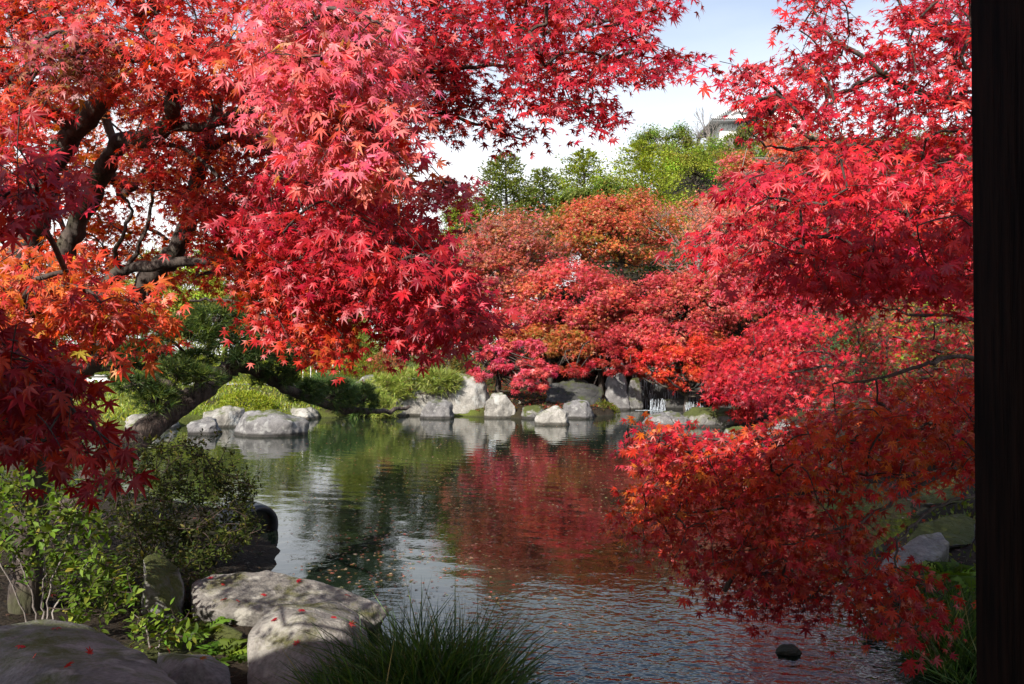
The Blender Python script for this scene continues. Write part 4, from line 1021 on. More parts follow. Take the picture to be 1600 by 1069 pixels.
crown_tree("maple_tree", "deep crimson maple between the waterfall and the stream bank", [(1170, 590, 72, 62, 19), (1220, 540, 60, 50, 18.5)], CRIMSON, 109, FARG, leaf=.105, n=17000, pads=52)
crown_tree("maple_tree", "red maple on the rise behind the right end of the waterfall", [(1170, 440, 70, 60, 30), (1240, 430, 60, 60, 30)], CARD, 110, FARG, n=20000, pads=50)
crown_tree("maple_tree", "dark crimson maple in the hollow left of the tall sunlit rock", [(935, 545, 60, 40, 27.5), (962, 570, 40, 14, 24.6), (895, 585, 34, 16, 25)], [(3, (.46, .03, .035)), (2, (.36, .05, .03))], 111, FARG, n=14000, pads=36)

def bare_tree(label, px, py_base, py_top, D, seed, spread=.42, depth=6, r=.12, leaf_pal=None, n_leaf=0, group="leafless trees on the slope", mat=None, lean=(0, 0, 0)):
    rng = np.random.default_rng(seed)
    b = P(px, py_base, D); top = P(px, py_top, D); H = top[2] - b[2]
    gz = ground_at(b[0], b[1]); z0 = min(gz, b[2])
    root = thing("bare_tree", label, "tree", (b[0], b[1], z0), group)
    V, F = tube(smooth_path([(b[0], b[1], z0 - .1), b, b + np.array(lean) * H * .2 + (0, 0, H * .3)], 4), np.linspace(r, r * .6, 9), 6)
    part("trunk", V, F, mat or M_PALE, root, smooth=True)
    bag, tips = Bag(), []
    for k in range(5):
        a = b + (0, 0, H * rng.uniform(.02, .3))
        grow(bag, rng, a, nrm(np.array(lean) + rng.normal(0, .5, 3) + (0, 0, .8)), H * .26, r * .5, depth - 1, spread, .12, tips)
    bag.out("branch_work", mat or M_PALE, root, kind="stuff")
    if n_leaf:
        t = np.array([q[0] for q in tips]); i = rng.integers(0, len(t), n_leaf)
        pos = t[i] + rng.normal(0, .16, (n_leaf, 3))
        V, F, C = stamp(TRI, pos, frames(rng.normal(0, 1, (n_leaf, 3)) + (0, 0, -.6), rng.normal(0, .5, (n_leaf, 3)) + (0, -.2, .8)), .09 * rng.uniform(.6, 1.3, n_leaf), pick_cols(rng, n_leaf, leaf_pal))
        part("crown", V, F, M_MAPLE, root, C, kind="stuff")
    return root
bare_tree("greyish-pink maple almost bare of leaves beside the rust-orange crown", 1090, 430, 275, 33, 201, .5, 6, .13, CORAL, 2600)
bare_tree("second almost bare maple, with thin pink-grey twigs lower on the slope", 1120, 470, 330, 31, 202, .5, 6, .11, CORAL, 2200)
bare_tree("leafless maple with silvery twigs at the edge of the coral crown", 760, 470, 345, 31.5, 203, .5, 6, .10, CORAL, 1500)
bare_tree("white-barked leafless tree in front of the castle turret", 1108, 232, 165, 122, 204, .42, 5, .28)
bare_tree("second white leafless tree, shorter, at the crest of the wooded hill", 1088, 240, 185, 118, 205, .5, 5, .25)
bare_tree("leafless grey tree in front of the rounded evergreen on the hill", 1040, 262, 212, 112, 206, .6, 5, .22)
bare_tree("dead pale tree leaning below the castle turret", 1146, 238, 205, 105, 207, .35, 3, .42, lean=(-.9, 0, .1))
bare_tree("thin pale-stemmed sapling behind the trailing bright pine", 657, 585, 520, 26, 208, .5, 4, .045, [(3, (.16, .17, .03)), (1, (.3, .2, .04))], 240)
bare_tree("second pale sapling, straighter, behind the trailing bright pine", 672, 575, 500, 27, 209, .4, 4, .04, [(3, (.16, .17, .03)), (1, (.4, .2, .04))], 260)

GRN = "evergreen trees behind the garden"
for lab, cs, pal, seed, kw in (
    ("rounded leafy green tree at the foot of the conifers", [(950, 308, 62, 24, 46), (900, 318, 40, 20, 44)], LEAFG, 301, dict(n=12000, pads=36)),
    ("bright yellow-green tree mass below the hill crest", [(1085, 268, 62, 32, 62), (1130, 262, 40, 22, 64)], YELG, 302, dict(n=12000, pads=36)),
    ("rounded grey-green evergreen on the hill crest", [(1040, 224, 56, 26, 118), (1008, 228, 28, 20, 116)], LEAFG, 303, dict(leaf=.34, trunk_r=.4)),
    ("small evergreen beside the dead pale tree on the hill", [(1128, 228, 34, 20, 110)], LEAFG, 304, dict(leaf=.3, trunk_r=.3, n=3500)),
    ("evergreen in front of the white castle wall", [(1200, 214, 38, 24, 108), (1172, 220, 30, 22, 106)], LEAFG, 305, dict(leaf=.3, trunk_r=.3)),
    ("olive evergreen covering the flank of the hill", [(1085, 240, 60, 20, 104), (1160, 246, 40, 18, 96)], LEAFG, 306, dict(leaf=.3, trunk_r=.3)),
    ("light green tree between the red maple tip and the conifers", [(722, 345, 34, 36, 45), (712, 385, 30, 30, 44)], YELG, 307, dict(n=12000, pads=36)),
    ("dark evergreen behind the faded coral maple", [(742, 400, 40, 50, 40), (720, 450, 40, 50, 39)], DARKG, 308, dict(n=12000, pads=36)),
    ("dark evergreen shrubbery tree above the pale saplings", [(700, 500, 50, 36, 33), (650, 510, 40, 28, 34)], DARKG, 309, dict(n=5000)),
    ("tall green tree behind the hanging fringe of the front maple", [(560, 400, 60, 70, 50), (520, 380, 40, 55, 52), (560, 490, 70, 40, 44)], LEAFG, 310, dict(n=11000, pads=44)),
    ("green tree seen through the middle of the front maple", [(450, 430, 62, 50, 52), (450, 500, 80, 40, 46)], YELG, 311, dict(n=11000, pads=44)),
    ("broad dark tree behind the front maple's trunk", [(340, 430, 70, 52, 54), (320, 500, 80, 40, 48)], LEAFG, 312, dict(n=11000, pads=44)),
    ("yellow-green tree behind the front maple's crossing limbs", [(240, 440, 60, 48, 50), (220, 505, 80, 40, 46)], YELG, 313, dict(n=11000, pads=44)),
    ("dark tree behind the front maple's first stem", [(130, 440, 66, 50, 52), (110, 510, 80, 36, 46)], DARKG, 314, dict(n=11000, pads=44)),
    ("tree beyond the low white wall at the garden's far end", [(30, 450, 66, 60, 50), (10, 520, 80, 36, 46)], LEAFG, 315, dict(n=11000, pads=44)),
    ("last evergreen of the row beyond the garden", [(-80, 440, 70, 60, 50)], DARKG, 316, dict(n=11000, pads=44)),
    ("dark tree closing the gap beside the upright bright pine", [(620, 460, 56, 50, 42)], DARKG, 317, dict(n=11000, pads=44)),
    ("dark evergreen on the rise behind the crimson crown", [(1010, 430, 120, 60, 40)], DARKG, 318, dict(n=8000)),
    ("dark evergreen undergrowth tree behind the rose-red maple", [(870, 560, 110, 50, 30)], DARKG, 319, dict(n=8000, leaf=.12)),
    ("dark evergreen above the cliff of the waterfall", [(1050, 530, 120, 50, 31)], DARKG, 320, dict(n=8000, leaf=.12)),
    ("dense evergreen on the hillside above the coral maple", [(1180, 262, 60, 30, 84), (1240, 240, 60, 30, 88)], LEAFG, 323, dict(leaf=.28, trunk_r=.3)),
    ("green tree on the hillside below the crest, beside the yellow-green mass", [(1040, 262, 40, 22, 92), (1075, 252, 40, 20, 90)], LEAFG, 324, dict(leaf=.28, trunk_r=.3)),
    ("broad evergreen on the hillside behind the crimson maple by the pavilion", [(1330, 235, 90, 50, 80), (1440, 240, 80, 50, 75)], LEAFG, 325, dict(leaf=.26, trunk_r=.3)),
    ("green tree on the lower hillside behind the bare maples", [(1120, 330, 70, 40, 56), (1200, 320, 60, 40, 58)], LEAFG, 326, dict(n=12000, pads=36)),
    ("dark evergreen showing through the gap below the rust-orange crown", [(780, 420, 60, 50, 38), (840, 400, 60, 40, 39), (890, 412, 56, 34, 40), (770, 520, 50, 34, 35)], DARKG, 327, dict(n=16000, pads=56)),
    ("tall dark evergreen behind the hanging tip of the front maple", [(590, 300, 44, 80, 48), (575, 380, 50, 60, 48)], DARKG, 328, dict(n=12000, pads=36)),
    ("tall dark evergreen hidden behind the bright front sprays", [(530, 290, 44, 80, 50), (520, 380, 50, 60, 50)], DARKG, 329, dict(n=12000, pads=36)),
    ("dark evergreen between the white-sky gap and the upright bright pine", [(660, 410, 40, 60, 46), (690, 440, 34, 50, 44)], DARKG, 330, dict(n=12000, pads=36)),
    ("light green tree behind the crook of the leaning pine", [(310, 455, 80, 40, 44), (370, 470, 60, 40, 45)], YELG, 331, dict(n=12000, pads=60, leaf=.2)),
    ("yellow-green bamboo-like tree glimpsed behind the shaded crimson maple", [(1440, 520, 90, 60, 16), (1500, 480, 60, 50, 16)], YELG, 321, dict(n=6000, leaf=.09)),
    ("dark evergreen on the high bank behind the shaded crimson maple", [(1330, 560, 130, 80, 22), (1520, 560, 90, 90, 20)], DARKG, 322, dict(n=9000, leaf=.10)),
):
    k = dict(leaf=.17, n=8000, pads=26, tmpl=BLADELET, mat=M_GREEN, flat=.75, rp=.40, trunk_r=.2); k.update(kw)
    crown_tree("evergreen_tree", lab, cs, pal, seed, GRN, **k)

def conifer(label, px, py_top, py_base, w, D, pal, seed, n=10000):
    rng = np.random.default_rng(seed)
    top = P(px, py_top, D); low = P(px, py_base, D); H = top[2] - low[2]; Rm = w / 2 * D / FOC
    gz = ground_at(top[0], top[1])
    root = thing("conifer_tree", label, "tree", (top[0], top[1], gz), "conifers behind the maples")
    V, F = tube([(top[0], top[1], gz - .2), (top[0] + .1, top[1], gz + (top[2] - gz) * .5), top - (0, 0, .15)], [.24, .16, .02], 8); part("trunk", V, F, M_BARK, root, smooth=True)
    nb = 95; Vs, Fs, Cs, off = [], [], [], 0; bag = Bag()
    for k in range(nb):
        f = (k + rng.random()) / nb; z = top[2] - H * f
        L = Rm * 1.2 * (f ** .55) * rng.uniform(.65, 1.2) + .2; az = k * 2.399 + rng.normal(0, .3)
        d = np.array((math.cos(az), math.sin(az), .28 - .2 * f)); a = np.array((top[0], top[1], z))
        q = a + d * L - (0, 0, .12 * L)
        V, F = tube([a, (a + q) / 2 + (0, 0, .05 * L), q], [.03, .02, .006], 3); bag.add(V, quads_to_tris(F))
        m = int(1.8 * n / nb * (.3 + 1.2 * f)); u = rng.uniform(.15, 1.05, m) ** .8
        pos = a + (q - a) * u[:, None] + rng.normal(0, .13, (m, 3)) * (1, 1, .8) * (L * .8 + .25) * (.5 + .5 * u[:, None])
        fr = frames(d + rng.normal(0, .55, (m, 3)) + (0, 0, .25), rng.normal(0, .6, (m, 3)) + (0, 0, .7) + d * .3)
        V, F, C = stamp(BLADELET, pos, fr, .185 * rng.uniform(.6, 1.4, m), pick_cols(rng, m, pal, .15) * math.exp(rng.normal(0, .12)))
        Vs.append(V); Fs.append(F + off); Cs.append(C); off += len(V)
    bag.out("branch_work", M_BARK, root, kind="stuff")
    part("crown", np.concatenate(Vs), np.concatenate(Fs), M_GREEN, root, np.concatenate(Cs), kind="stuff")
conifer("tall pale-tipped conifer standing against the white sky", 790, 243, 400, 120, 47, LEAFG + [(3, (.16, .17, .05))], 401)
conifer("small open conifer between the two taller ones", 848, 266, 380, 80, 49, LEAFG, 402, 5500)
conifer("full green conifer left of the brightest one", 912, 236, 380, 125, 52, YELG, 403)
conifer("brightest yellow-green conifer below the hill evergreen", 1002, 224, 370, 150, 55, YELG, 404, 12000)
conifer("slim young conifer beside the tallest conifer", 752, 310, 420, 60, 46, LEAFG, 405, 4000)

# ------------------------------------------------------------------ pines
def tufts(rng, bag, pos, axis, length, n, pal, wid=.0035):
    """needle tufts: n needles round each position"""
    m = len(pos); k = m * n
    d = nrm(np.repeat(axis, n, 0) * .75 + rng.normal(0, .55, (k, 3)))
    b = np.repeat(pos, n, 0) + rng.normal(0, .006, (k, 3)); L = length * rng.uniform(.65, 1.15, k)
    s = nrm(np.cross(d, rng.normal(0, 1, (k, 3)))) * wid * (length / .11)
    t = b + d * L[:, None] - np.array((0, 0, .10)) * L[:, None]
    V = np.stack([b - s, b + s, t], 1).reshape(-1, 3)
    bag.add(V, np.arange(3 * k).reshape(-1, 3), np.repeat(pick_cols(rng, k, pal, .15), 3, 0))
PINE_G = [(4, (.05, .095, .024)), (3, (.075, .12, .026)), (2, (.035, .065, .02)), (1.5, (.14, .18, .035))]
PINE_L = [(4, (.25, .29, .045)), (3, (.31, .34, .08)), (2, (.16, .22, .03))]
def pine(label, base, limbs, pads, pal, seed, length, n_per, needles, group="pines in the garden", wid=.0035, mat=None):
    rng = np.random.default_rng(seed)
    root = thing("pine_tree", label, "tree", base, group); nodes = []
    for pn, pts, r0, r1 in limbs:
        path = smooth_path([P(*p) for p in pts], 6); path += rng.normal(0, .012, path.shape)
        V, F = tube(path, np.linspace(r0, r1, len(path)) * (1 + .08 * np.sin(np.arange(len(path)) * 1.7)), 10, rng, .05)
        part(pn, V, F, mat or M_PINEBARK, root, smooth=True); nodes += list(path[2:])
    nodes = np.array(nodes); tw = Bag()
    for (px, py, rx, ry, D, lim) in pads:
        c = P(px, py - .25 * ry, D); r = np.array((rx, rx * .8, ry * 1.25)) * 1.1 * D / FOC
        n = int(n_per * (rx * ry * D * D) / (50 * 20 * 81) ** 1.0) + 10
        d = nrm(rng.normal(0, 1, (n, 3)) * (1, 1, .9) + (0, 0, .55)); k = rng.uniform(.45, 1.0, n) ** .6
        pos = c + d * k[:, None] * r - (0, 0, .3 * r[2])
        b2 = Bag(); tufts(rng, b2, pos, nrm(d * (.9, .9, .5) + (0, 0, .55)), length, needles, lim or pal, wid)
        b2.out("needle_pad", M_NEEDLE, root, kind="stuff")
        a = nodes[np.linalg.norm(nodes - c, axis=1).argmin()]
        hub = c - (0, 0, .5 * r[2])
        V, F = tube(smooth_path([a, (a + hub) / 2 + rng.normal(0, .05, 3), hub], 4), np.linspace(.022, .012, 9), 5); tw.add(V, quads_to_tris(F))
        for i in rng.choice(n, min(n, 26), False):
            m_ = (hub + pos[i]) / 2 + rng.normal(0, .03, 3)
            V, F = tube([hub, m_, pos[i]], [.008, .006, .003], 4); tw.add(V, quads_to_tris(F))
    tw.out("twig_work", mat or M_PINEBARK, root, kind="stuff")
    return root
sunlit_mix = PINE_G + [(5, (.17, .22, .035))]  # lighter needles paint the sun on some of the pads
pine("leaning black pine arching out from the near bank over the water", P(120, 790, 7.8),
     [("trunk", [(105, 815, 7.8), (150, 745, 7.9), (200, 698, 8.2), (250, 655, 8.5), (300, 622, 8.8), (342, 590, 9.1), (368, 570, 9.3), (405, 578, 9.5), (440, 602, 9.9), (480, 622, 10.5), (540, 640, 11.3), (600, 642, 12), (640, 636, 12.4)], .17, .025),
      ("branch", [(360, 576, 9.2), (382, 540, 9.2), (398, 508, 9.3), (404, 480, 9.3), (430, 455, 9.4), (480, 440, 9.6)], .075, .03),
      ("branch", [(290, 628, 8.8), (268, 606, 8.7), (246, 590, 8.7), (238, 565, 8.8), (232, 545, 8.9), (270, 520, 9.0)], .055, .02),
      ("branch", [(240, 575, 8.7), (200, 572, 8.6), (150, 578, 8.5), (90, 570, 8.4)], .045, .02),
      ("branch", [(400, 500, 9.3), (360, 470, 9.0), (300, 470, 8.8)], .04, .012),
      ("branch", [(430, 596, 9.8), (470, 575, 9.9), (520, 548, 10.2), (560, 546, 10.6)], .04, .012)],
     [(425, 552, 48, 18, 9.3, None), (482, 548, 42, 18, 9.8, None), (360, 528, 42, 16, 9.0, None), (300, 520, 40, 14, 8.9, sunlit_mix), (435, 520, 40, 15, 9.5, None), (340, 496, 48, 16, 9.0, sunlit_mix),
      (262, 512, 36, 14, 8.8, sunlit_mix), (318, 590, 32, 12, 8.5, sunlit_mix), (280, 580, 30, 13, 8.4, sunlit_mix), (392, 560, 32, 13, 9.0, None), (430, 590, 32, 14, 9.6, None), (226, 548, 34, 12, 8.6, None),
      (180, 560, 34, 12, 8.5, None), (120, 560, 40, 14, 8.4, None), (242, 622, 30, 16, 8.3, sunlit_mix), (520, 614, 36, 20, 11.0, None), (560, 622, 30, 18, 11.4, None), (480, 612, 28, 14, 10.4, None), (400, 470, 40, 14, 9.3, sunlit_mix),
      (460, 445, 44, 15, 9.6, sunlit_mix), (530, 540, 30, 12, 10.3, None), (210, 598, 30, 12, 8.2, None), (300, 562, 34, 12, 9.3, sunlit_mix)],
     PINE_G, 501, .12, 215, 20)
pine("low spreading pine with bright yellow-green needles trailing over the shore stones", P(655, 625, 23.5),
     [("trunk", [(655, 640, 23.4), (648, 618, 23.4), (620, 612, 23.2), (585, 630, 22.8), (590, 645, 22.4)], .07, .025),
      ("branch", [(648, 618, 23.4), (680, 612, 23.2), (712, 606, 23)], .05, .02)],
     [(600, 608, 34, 18, 23, None), (640, 598, 36, 18, 23.2, None), (682, 596, 34, 16, 23.1, None), (585, 628, 24, 16, 22.4, None), (604, 642, 16, 14, 22.2, None), (700, 600, 18, 12, 23, None)],
     PINE_L, 502, .26, 20, 26, wid=.0048)
pine("upright young pine with brushy bright needles behind the moss mound", P(556, 590, 27),
     [("trunk", [(556, 592, 27), (557, 560, 27), (556, 525, 27)], .05, .02)],
     [(556, 545, 30, 20, 27, None), (550, 528, 24, 16, 27, None), (566, 560, 24, 16, 27, None), (556, 515, 15, 14, 27, None)], PINE_L, 503, .34, 14, 24, wid=.005)
pine("dark green pine clump on the bank below the moss mound", P(530, 640, 22.5),
     [("trunk", [(530, 646, 22.5), (528, 628, 22.5), (520, 612, 22.5)], .05, .02)],
     [(535, 618, 36, 18, 22.6, None), (560, 628, 28, 16, 22.4, None), (505, 606, 30, 16, 23.5, None)], [(4, (.06, .12, .025)), (3, (.09, .15, .03)), (1, (.16, .2, .04))], 504, .28, 18, 24, wid=.005)

# ------------------------------------------------------------------ shrubs and mounds of the garden opposite
def dome(name, label, cat, px, py, rx, ry, D, pal, seed, leaf=.07, n=3500, group="clipped shrubs in the garden", tmpl=BLADELET, core=(.05, .06, .015)):
    rng = np.random.default_rng(seed)
    c = P(px, py + ry, D); gz = ground_at(c[0], c[1]); r = np.array((rx, rx * .85, 2 * ry)) * D / FOC
    c[2] = min(c[2], gz + .05)
    r[2] = P(px, py - ry, D)[2] - c[2]
    root = thing(name, label, cat, c, group)
    bag = Bag()
    for k in range(5):
        a = rng.uniform(0, 6.28); d = np.array((math.cos(a) * r[0] * .5, math.sin(a) * r[1] * .5, r[2] * .8))
        V, F = tube([c - (0, 0, .1), c + d * (.3, .3, .5), c + d], [.03, .02, .008], 4); bag.add(V, quads_to_tris(F))
    bag.out("stem", M_TWIG, root)
    d = nrm(rng.normal(0, 1, (n, 3))); d[:, 2] = np.abs(d[:, 2])
    bumps = 1 + .07 * np.sin(d[:, 0] * 7 + seed) * np.cos(d[:, 1] * 6) + .05 * np.sin(d[:, 2] * 9 + d[:, 0] * 5)
    pos = c + d * r * (bumps * rng.uniform(.82, 1.0, n))[:, None]
    V, F, C = stamp(tmpl, pos, frames(d + rng.normal(0, .6, (n, 3)) + (0, 0, .3), d + rng.normal(0, .5, (n, 3))), leaf * rng.uniform(.7, 1.4, n), pick_cols(rng, n, pal, .14))
    part("foliage", V, F, M_GREEN, root, C, kind="stuff")
for a in (
    ("clipped_shrub", "lime-green clipped shrub behind the pine's crook", "shrub", 300, 580, 60, 24, 27, LIME, 601),
    ("clipped_shrub", "lime-green clipped shrub under the pine's upper limb", "shrub", 220, 590, 52, 20, 26, LIME, 602),
    ("clipped_shrub", "tall lime-green shrub in the sun behind the pine trunk", "shrub", 350, 545, 55, 30, 31, LIME, 603),
    ("clipped_shrub", "yellow-green shrub behind the arched pine branch", "shrub", 445, 575, 52, 24, 28, LIME, 604),
    ("clipped_shrub", "broad yellow-green shrub behind the white stakes", "shrub", 500, 556, 50, 22, 32, LIME, 605),
    ("clipped_shrub", "pale green shrub at the back of the lawn behind the pine", "shrub", 265, 540, 55, 26, 34, YELG, 606),
    ("clipped_shrub", "green shrub beside the low white wall", "shrub", 195, 556, 40, 20, 33, YELG, 607),
    ("clipped_shrub", "shrub at the far end of the low white wall", "shrub", 80, 560, 60, 26, 32, LEAFG, 608),
    ("clipped_shrub", "lime shrub lowest behind the pine, near the pale rough stone", "shrub", 385, 628, 46, 16, 22.6, LIME, 609),
    ("clipped_shrub", "bright shrub below the hanging red fringe", "shrub", 410, 530, 40, 22, 33, LIME, 610),
    ("clipped_shrub", "yellow-green shrub seen just beyond the pine branch tip", "shrub", 560, 530, 40, 22, 34, LIME, 611),
):
    dome(*a)
dome("hedge", "long dark green hedge closing the far side of the garden", "hedge", 260, 522, 640, 26, 43, [(3, (.07, .10, .02)), (2, (.11, .14, .025)), (1, (.16, .18, .03))], 612, leaf=.22, n=16000, group="hedges behind the garden")
dome("moss_mound", "rounded lime-green moss mound with a grey stone in its flank", "mound", 545, 590, 58, 18, 25.5, [(4, (.15, .18, .012)), (2, (.19, .20, .015)), (1, (.11, .14, .012))], 620, leaf=.05, n=6500, group="moss mounds on the bank")
dome("moss_mound", "smaller moss mound behind the stone, under the russet shrub", "mound", 575, 578, 50, 16, 26.5, [(4, (.16, .17, .012)), (2, (.20, .18, .02))], 621, leaf=.05, n=4500, group="moss mounds on the bank")
dome("azalea_bush", "russet-red azalea cushion beside the moss mound", "shrub", 604, 566, 40, 18, 26.5, [(4, (.36, .11, .05)), (3, (.30, .13, .05)), (2, (.40, .06, .04))], 622, leaf=.06, n=3500)
dome("azalea_bush", "green and gold low shrub between the saplings and the rose-red maple", "shrub", 690, 556, 40, 26, 28, [(3, (.12, .12, .03)), (2, (.2, .17, .04)), (1, (.32, .15, .04))], 623, leaf=.08, n=2500)
dome("azalea_bush", "brown-gold shrub in the shade left of the rose-red maple", "shrub", 730, 560, 30, 34, 27.5, [(3, (.13, .10, .02)), (2, (.22, .15, .03))], 624, leaf=.08, n=2000)
dome("moss_mound", "mossy yellow-green hump at the foot of the tall sunlit rock", "mound", 943, 640, 26, 14, 23.8, [(3, (.10, .11, .012)), (2, (.14, .14, .015))], 625, leaf=.05, n=1800, group="moss mounds on the bank")
dome("moss_mound", "mossy hump at the water's edge below the lime shrubs", "mound", 385, 650, 80, 12, 21.8, [(3, (.16, .17, .012)), (2, (.19, .2, .02))], 626, leaf=.05, n=3500, group="moss mounds on the bank")

# low white wall, path and stakes
M_WHITE = plain_material("lime_washed_plaster", (0.70, 0.69, 0.66), (0.80, 0.79, 0.76), 3, .85, .1)
M_GRAVEL = plain_material("pale_gravel", (0.42, 0.41, 0.38), (0.60, 0.58, 0.55), 60, .95, .5)
a, b = P(90, 597, 29), P(182, 597, 29)
wl = thing("low_wall", "low white plastered wall at the far end of the garden", "wall", ((a[0] + b[0]) / 2, 29, ground_at(a[0], 29)))
V, F = box((a[0] + b[0]) / 2, 29, a[2] - .25, b[0] - a[0], .25, .9); part("wall_face", V, F, M_WHITE, wl)
V, F = box((a[0] + b[0]) / 2, 29, a[2] + .23, b[0] - a[0] + .1, .36, .06); part("coping", V, F, M_GRAVEL, wl)
def strip(name, pts, w, mat):
    V = []; F = []
    path = smooth_path([(x, y, 0) for x, y in pts], 8); T = nrm(np.gradient(path, axis=0))
    for i, (p, t) in enumerate(zip(path, T)):
        for s in (-1, 1):
            x, y = p[0] - t[1] * s * w / 2, p[1] + t[0] * s * w / 2
            V.append((x, y, ground_at(x, y) + .03))
        if i: F.append((2 * i - 2, 2 * i - 1, 2 * i + 1, 2 * i))
    part(name, np.array(V), np.array(F), mat, kind="structure")
strip("path", [(-11, 26.5), (-8, 27), (-6.2, 27.5), (-4.5, 29), (-3, 33)], 1.3, M_GRAVEL)
for px, lab in ((473, "first white stake from the pine branch, by the gravel path"), (485, "second white stake from the pine branch, by the gravel path"), (494, "third white stake from the pine branch, by the gravel path"),
                (505, "white stake just before the hanging red fringe, by the gravel path"), (520, "thicker white stake behind the hanging red fringe"), (530, "last white stake beside the upright young pine")):
    a = P(px, 583, 27.6); gz = ground_at(a[0], a[1])
    V, F = tube([(a[0], a[1], gz - .1), (a[0] + .01, a[1], gz + .3), (a[0], a[1], P(px, 556, 27.6)[2])], [.018, .017, .016], 7)
    o = part("stake", V - (a[0], a[1], gz), F, M_WHITE); o.location = (a[0], a[1], gz)
    tag(o, lab, "stake", "white stakes by the path")

# ------------------------------------------------------------------ castle turret on the hill
M_TILE = plain_material("grey_roof_tile", (0.17, 0.175, 0.18), (0.27, 0.275, 0.28), 6, .7, .2)
M_TILEDARK = plain_material("dark_roof_tile", (0.05, 0.052, 0.055), (0.09, 0.09, 0.095), 6, .7, .2)
ct = thing("castle_turret", "white castle turret with grey gabled tile roof on the wooded hill", "castle", P(1147, 215, 150))
k = 150 / FOC
cx, cy = P(1147, 200, 150)[0], 150.0
def zz(py, D=150): return P(1147, py, D)[2]
V, F = box(cx, cy + 4, (zz(190) + zz(235)) / 2, 44 * k, 8, zz(190) - zz(235)); part("wall", V, F, M_WHITE, ct)
for i in range(6):
    V, F = box(cx + (-19 + 7.6 * i) * k, cy - .08, (zz(190) + zz(203)) / 2, 1.6 * k, .22, zz(190) - zz(203)); part("pilaster", V, F, M_WHITE, ct)
def hip(x0, x1, y0, y1, z0, x2, x3, y2, y3, z1, th=.35):
    b = [(x0, y0, z0), (x1, y0, z0), (x1, y1, z0), (x0, y1, z0)]; t_ = [(x2, y2, z1), (x3, y2, z1), (x3, y3, z1), (x2, y3, z1)]
    V = np.array(b + t_ + [(x, y, z - th) for x, y, z in b])
    return V, np.array([(0, 1, 5, 4), (1, 2, 6, 5), (2, 3, 7, 6), (3, 0, 4, 7), (4, 5, 6, 7), (8, 9, 1, 0), (9, 10, 2, 1), (10, 11, 3, 2), (11, 8, 0, 3), (11, 10, 9, 8)])
V, F = hip(cx - 40 * k, cx + 34 * k, cy - 1.8, cy + 10, zz(191), cx - 26 * k, cx + 24 * k, cy + .6, cy + 8, zz(183)); part("lower_roof", V, F, M_TILE, ct)
bag = Bag()
for i in range(26):
    x = cx + (-39 + 73 * i / 25) * k
    V, F = tube([(x, cy - 1.95, zz(190.6)), (x * .35 + (cx + (-25 + 48 * i / 25) * k) * .65, cy + .0, zz(185.2))], [.17, .17], 6); bag.add(V, F)
bag.out("tile_row", M_WHITE, ct, kind="stuff")
ax, az = cx + 7 * k, zz(160)
gl, gr, gz_ = cx - 28 * k, cx + 34 * k, zz(186)
V = np.array([(gl + .5, cy - .45, gz_), (gr - .5, cy - .45, gz_), (ax, cy - .45, az - .5), (gl + .5, cy + 8, gz_), (gr - .5, cy + 8, gz_), (ax, cy + 8, az - .5)])
part("gable_wall", V, np.array([(0, 1, 2), (5, 4, 3)]), M_WHITE, ct)
for nm, e in (("gable_roof", gl), ("gable_roof", gr)):
    mx_, mz = ax * .45 + e * .55, az * .42 + gz_ * .58
    V = []; 
    for y in (cy - .75, cy + 8.6):
        V += [(ax, y, az), (mx_, y, mz - .25), (e, y, gz_), (e, y, gz_ - .45), (mx_, y, mz - .75), (ax, y, az - .55)]
    part(nm, np.array(V), np.array([(0, 1, 7, 6), (1, 2, 8, 7), (2, 3, 9, 8), (3, 4, 10, 9), (4, 5, 11, 10), (5, 0, 6, 11), (5, 4, 1, 0), (4, 3, 2, 1), (6, 7, 10, 11), (7, 8, 9, 10)]), M_TILE, ct)
bag = Bag()
for e in (gl, gr):
    for i in range(12):
        f = i / 11; x = ax + (e - ax) * f; z = az + (gz_ - az) * f - .35 * math.sin(math.pi * f)
        V, F = tube([(x, cy - 1.05, z + .1), (x, cy + .1, z + .12)], [.16, .16], 6); bag.add(V, F)
bag.out("verge_tile", M_WHITE, ct, kind="stuff")
V, F = tube([(ax, cy - 1.0, az + .25), (ax, cy + 8.6, az + .25)], [.28, .28], 7); part("ridge", V, F, M_TILE, ct)
V, F = tube(smooth_path([(ax, cy - .8, az + .3), (ax - .1, cy - .8, az + .9), (ax + .15, cy - .6, az + 1.4)], 3), np.linspace(.3, .06, 7), 6); part("ridge_ornament", V, F, M_TILE, ct)
V, F = tube(smooth_path([(cx - 6 * k, cy - .62, zz(181)), (cx + 2 * k, cy - .62, zz(177.5)), (cx + 8 * k, cy - .62, zz(177)), (cx + 14 * k, cy - .62, zz(178)), (cx + 22 * k, cy - .62, zz(181.5))], 3), .18, 6); part("curved_gable", V, F, M_TILE, ct)
st = thing("castle_storehouse", "white castle building seen end-on under a dark overhanging eave", "castle", (45.5, 140, ground_at(45.5, 140)))
H2 = 1.8 + 42
V, F = box(47.0, 143, H2 - 3.4, 6.4, 11, 7.0); part("wall", V, F, M_WHITE, st)
V, F = slab([(42.2, 149.2), (42.2, 136.4), (47, 136.4), (47, 149.2)], [H2 - .2, H2 - .2, H2 + 2.4, H2 + 2.4], 0, .5); part("roof", V, F, M_TILEDARK, st)
V, F = slab([(51.8, 136.4), (51.8, 149.2), (47, 149.2), (47, 136.4)], [H2 - .2, H2 - .2, H2 + 2.4, H2 + 2.4], 0, .5); part("roof", V, F, M_TILEDARK, st)
for i in range(7):
    V, F = box(43.1, 148.6 - i * 1.9, H2 - .35, 2.0, .25, .3); part("rafter", V, F, M_TILEDARK, st)
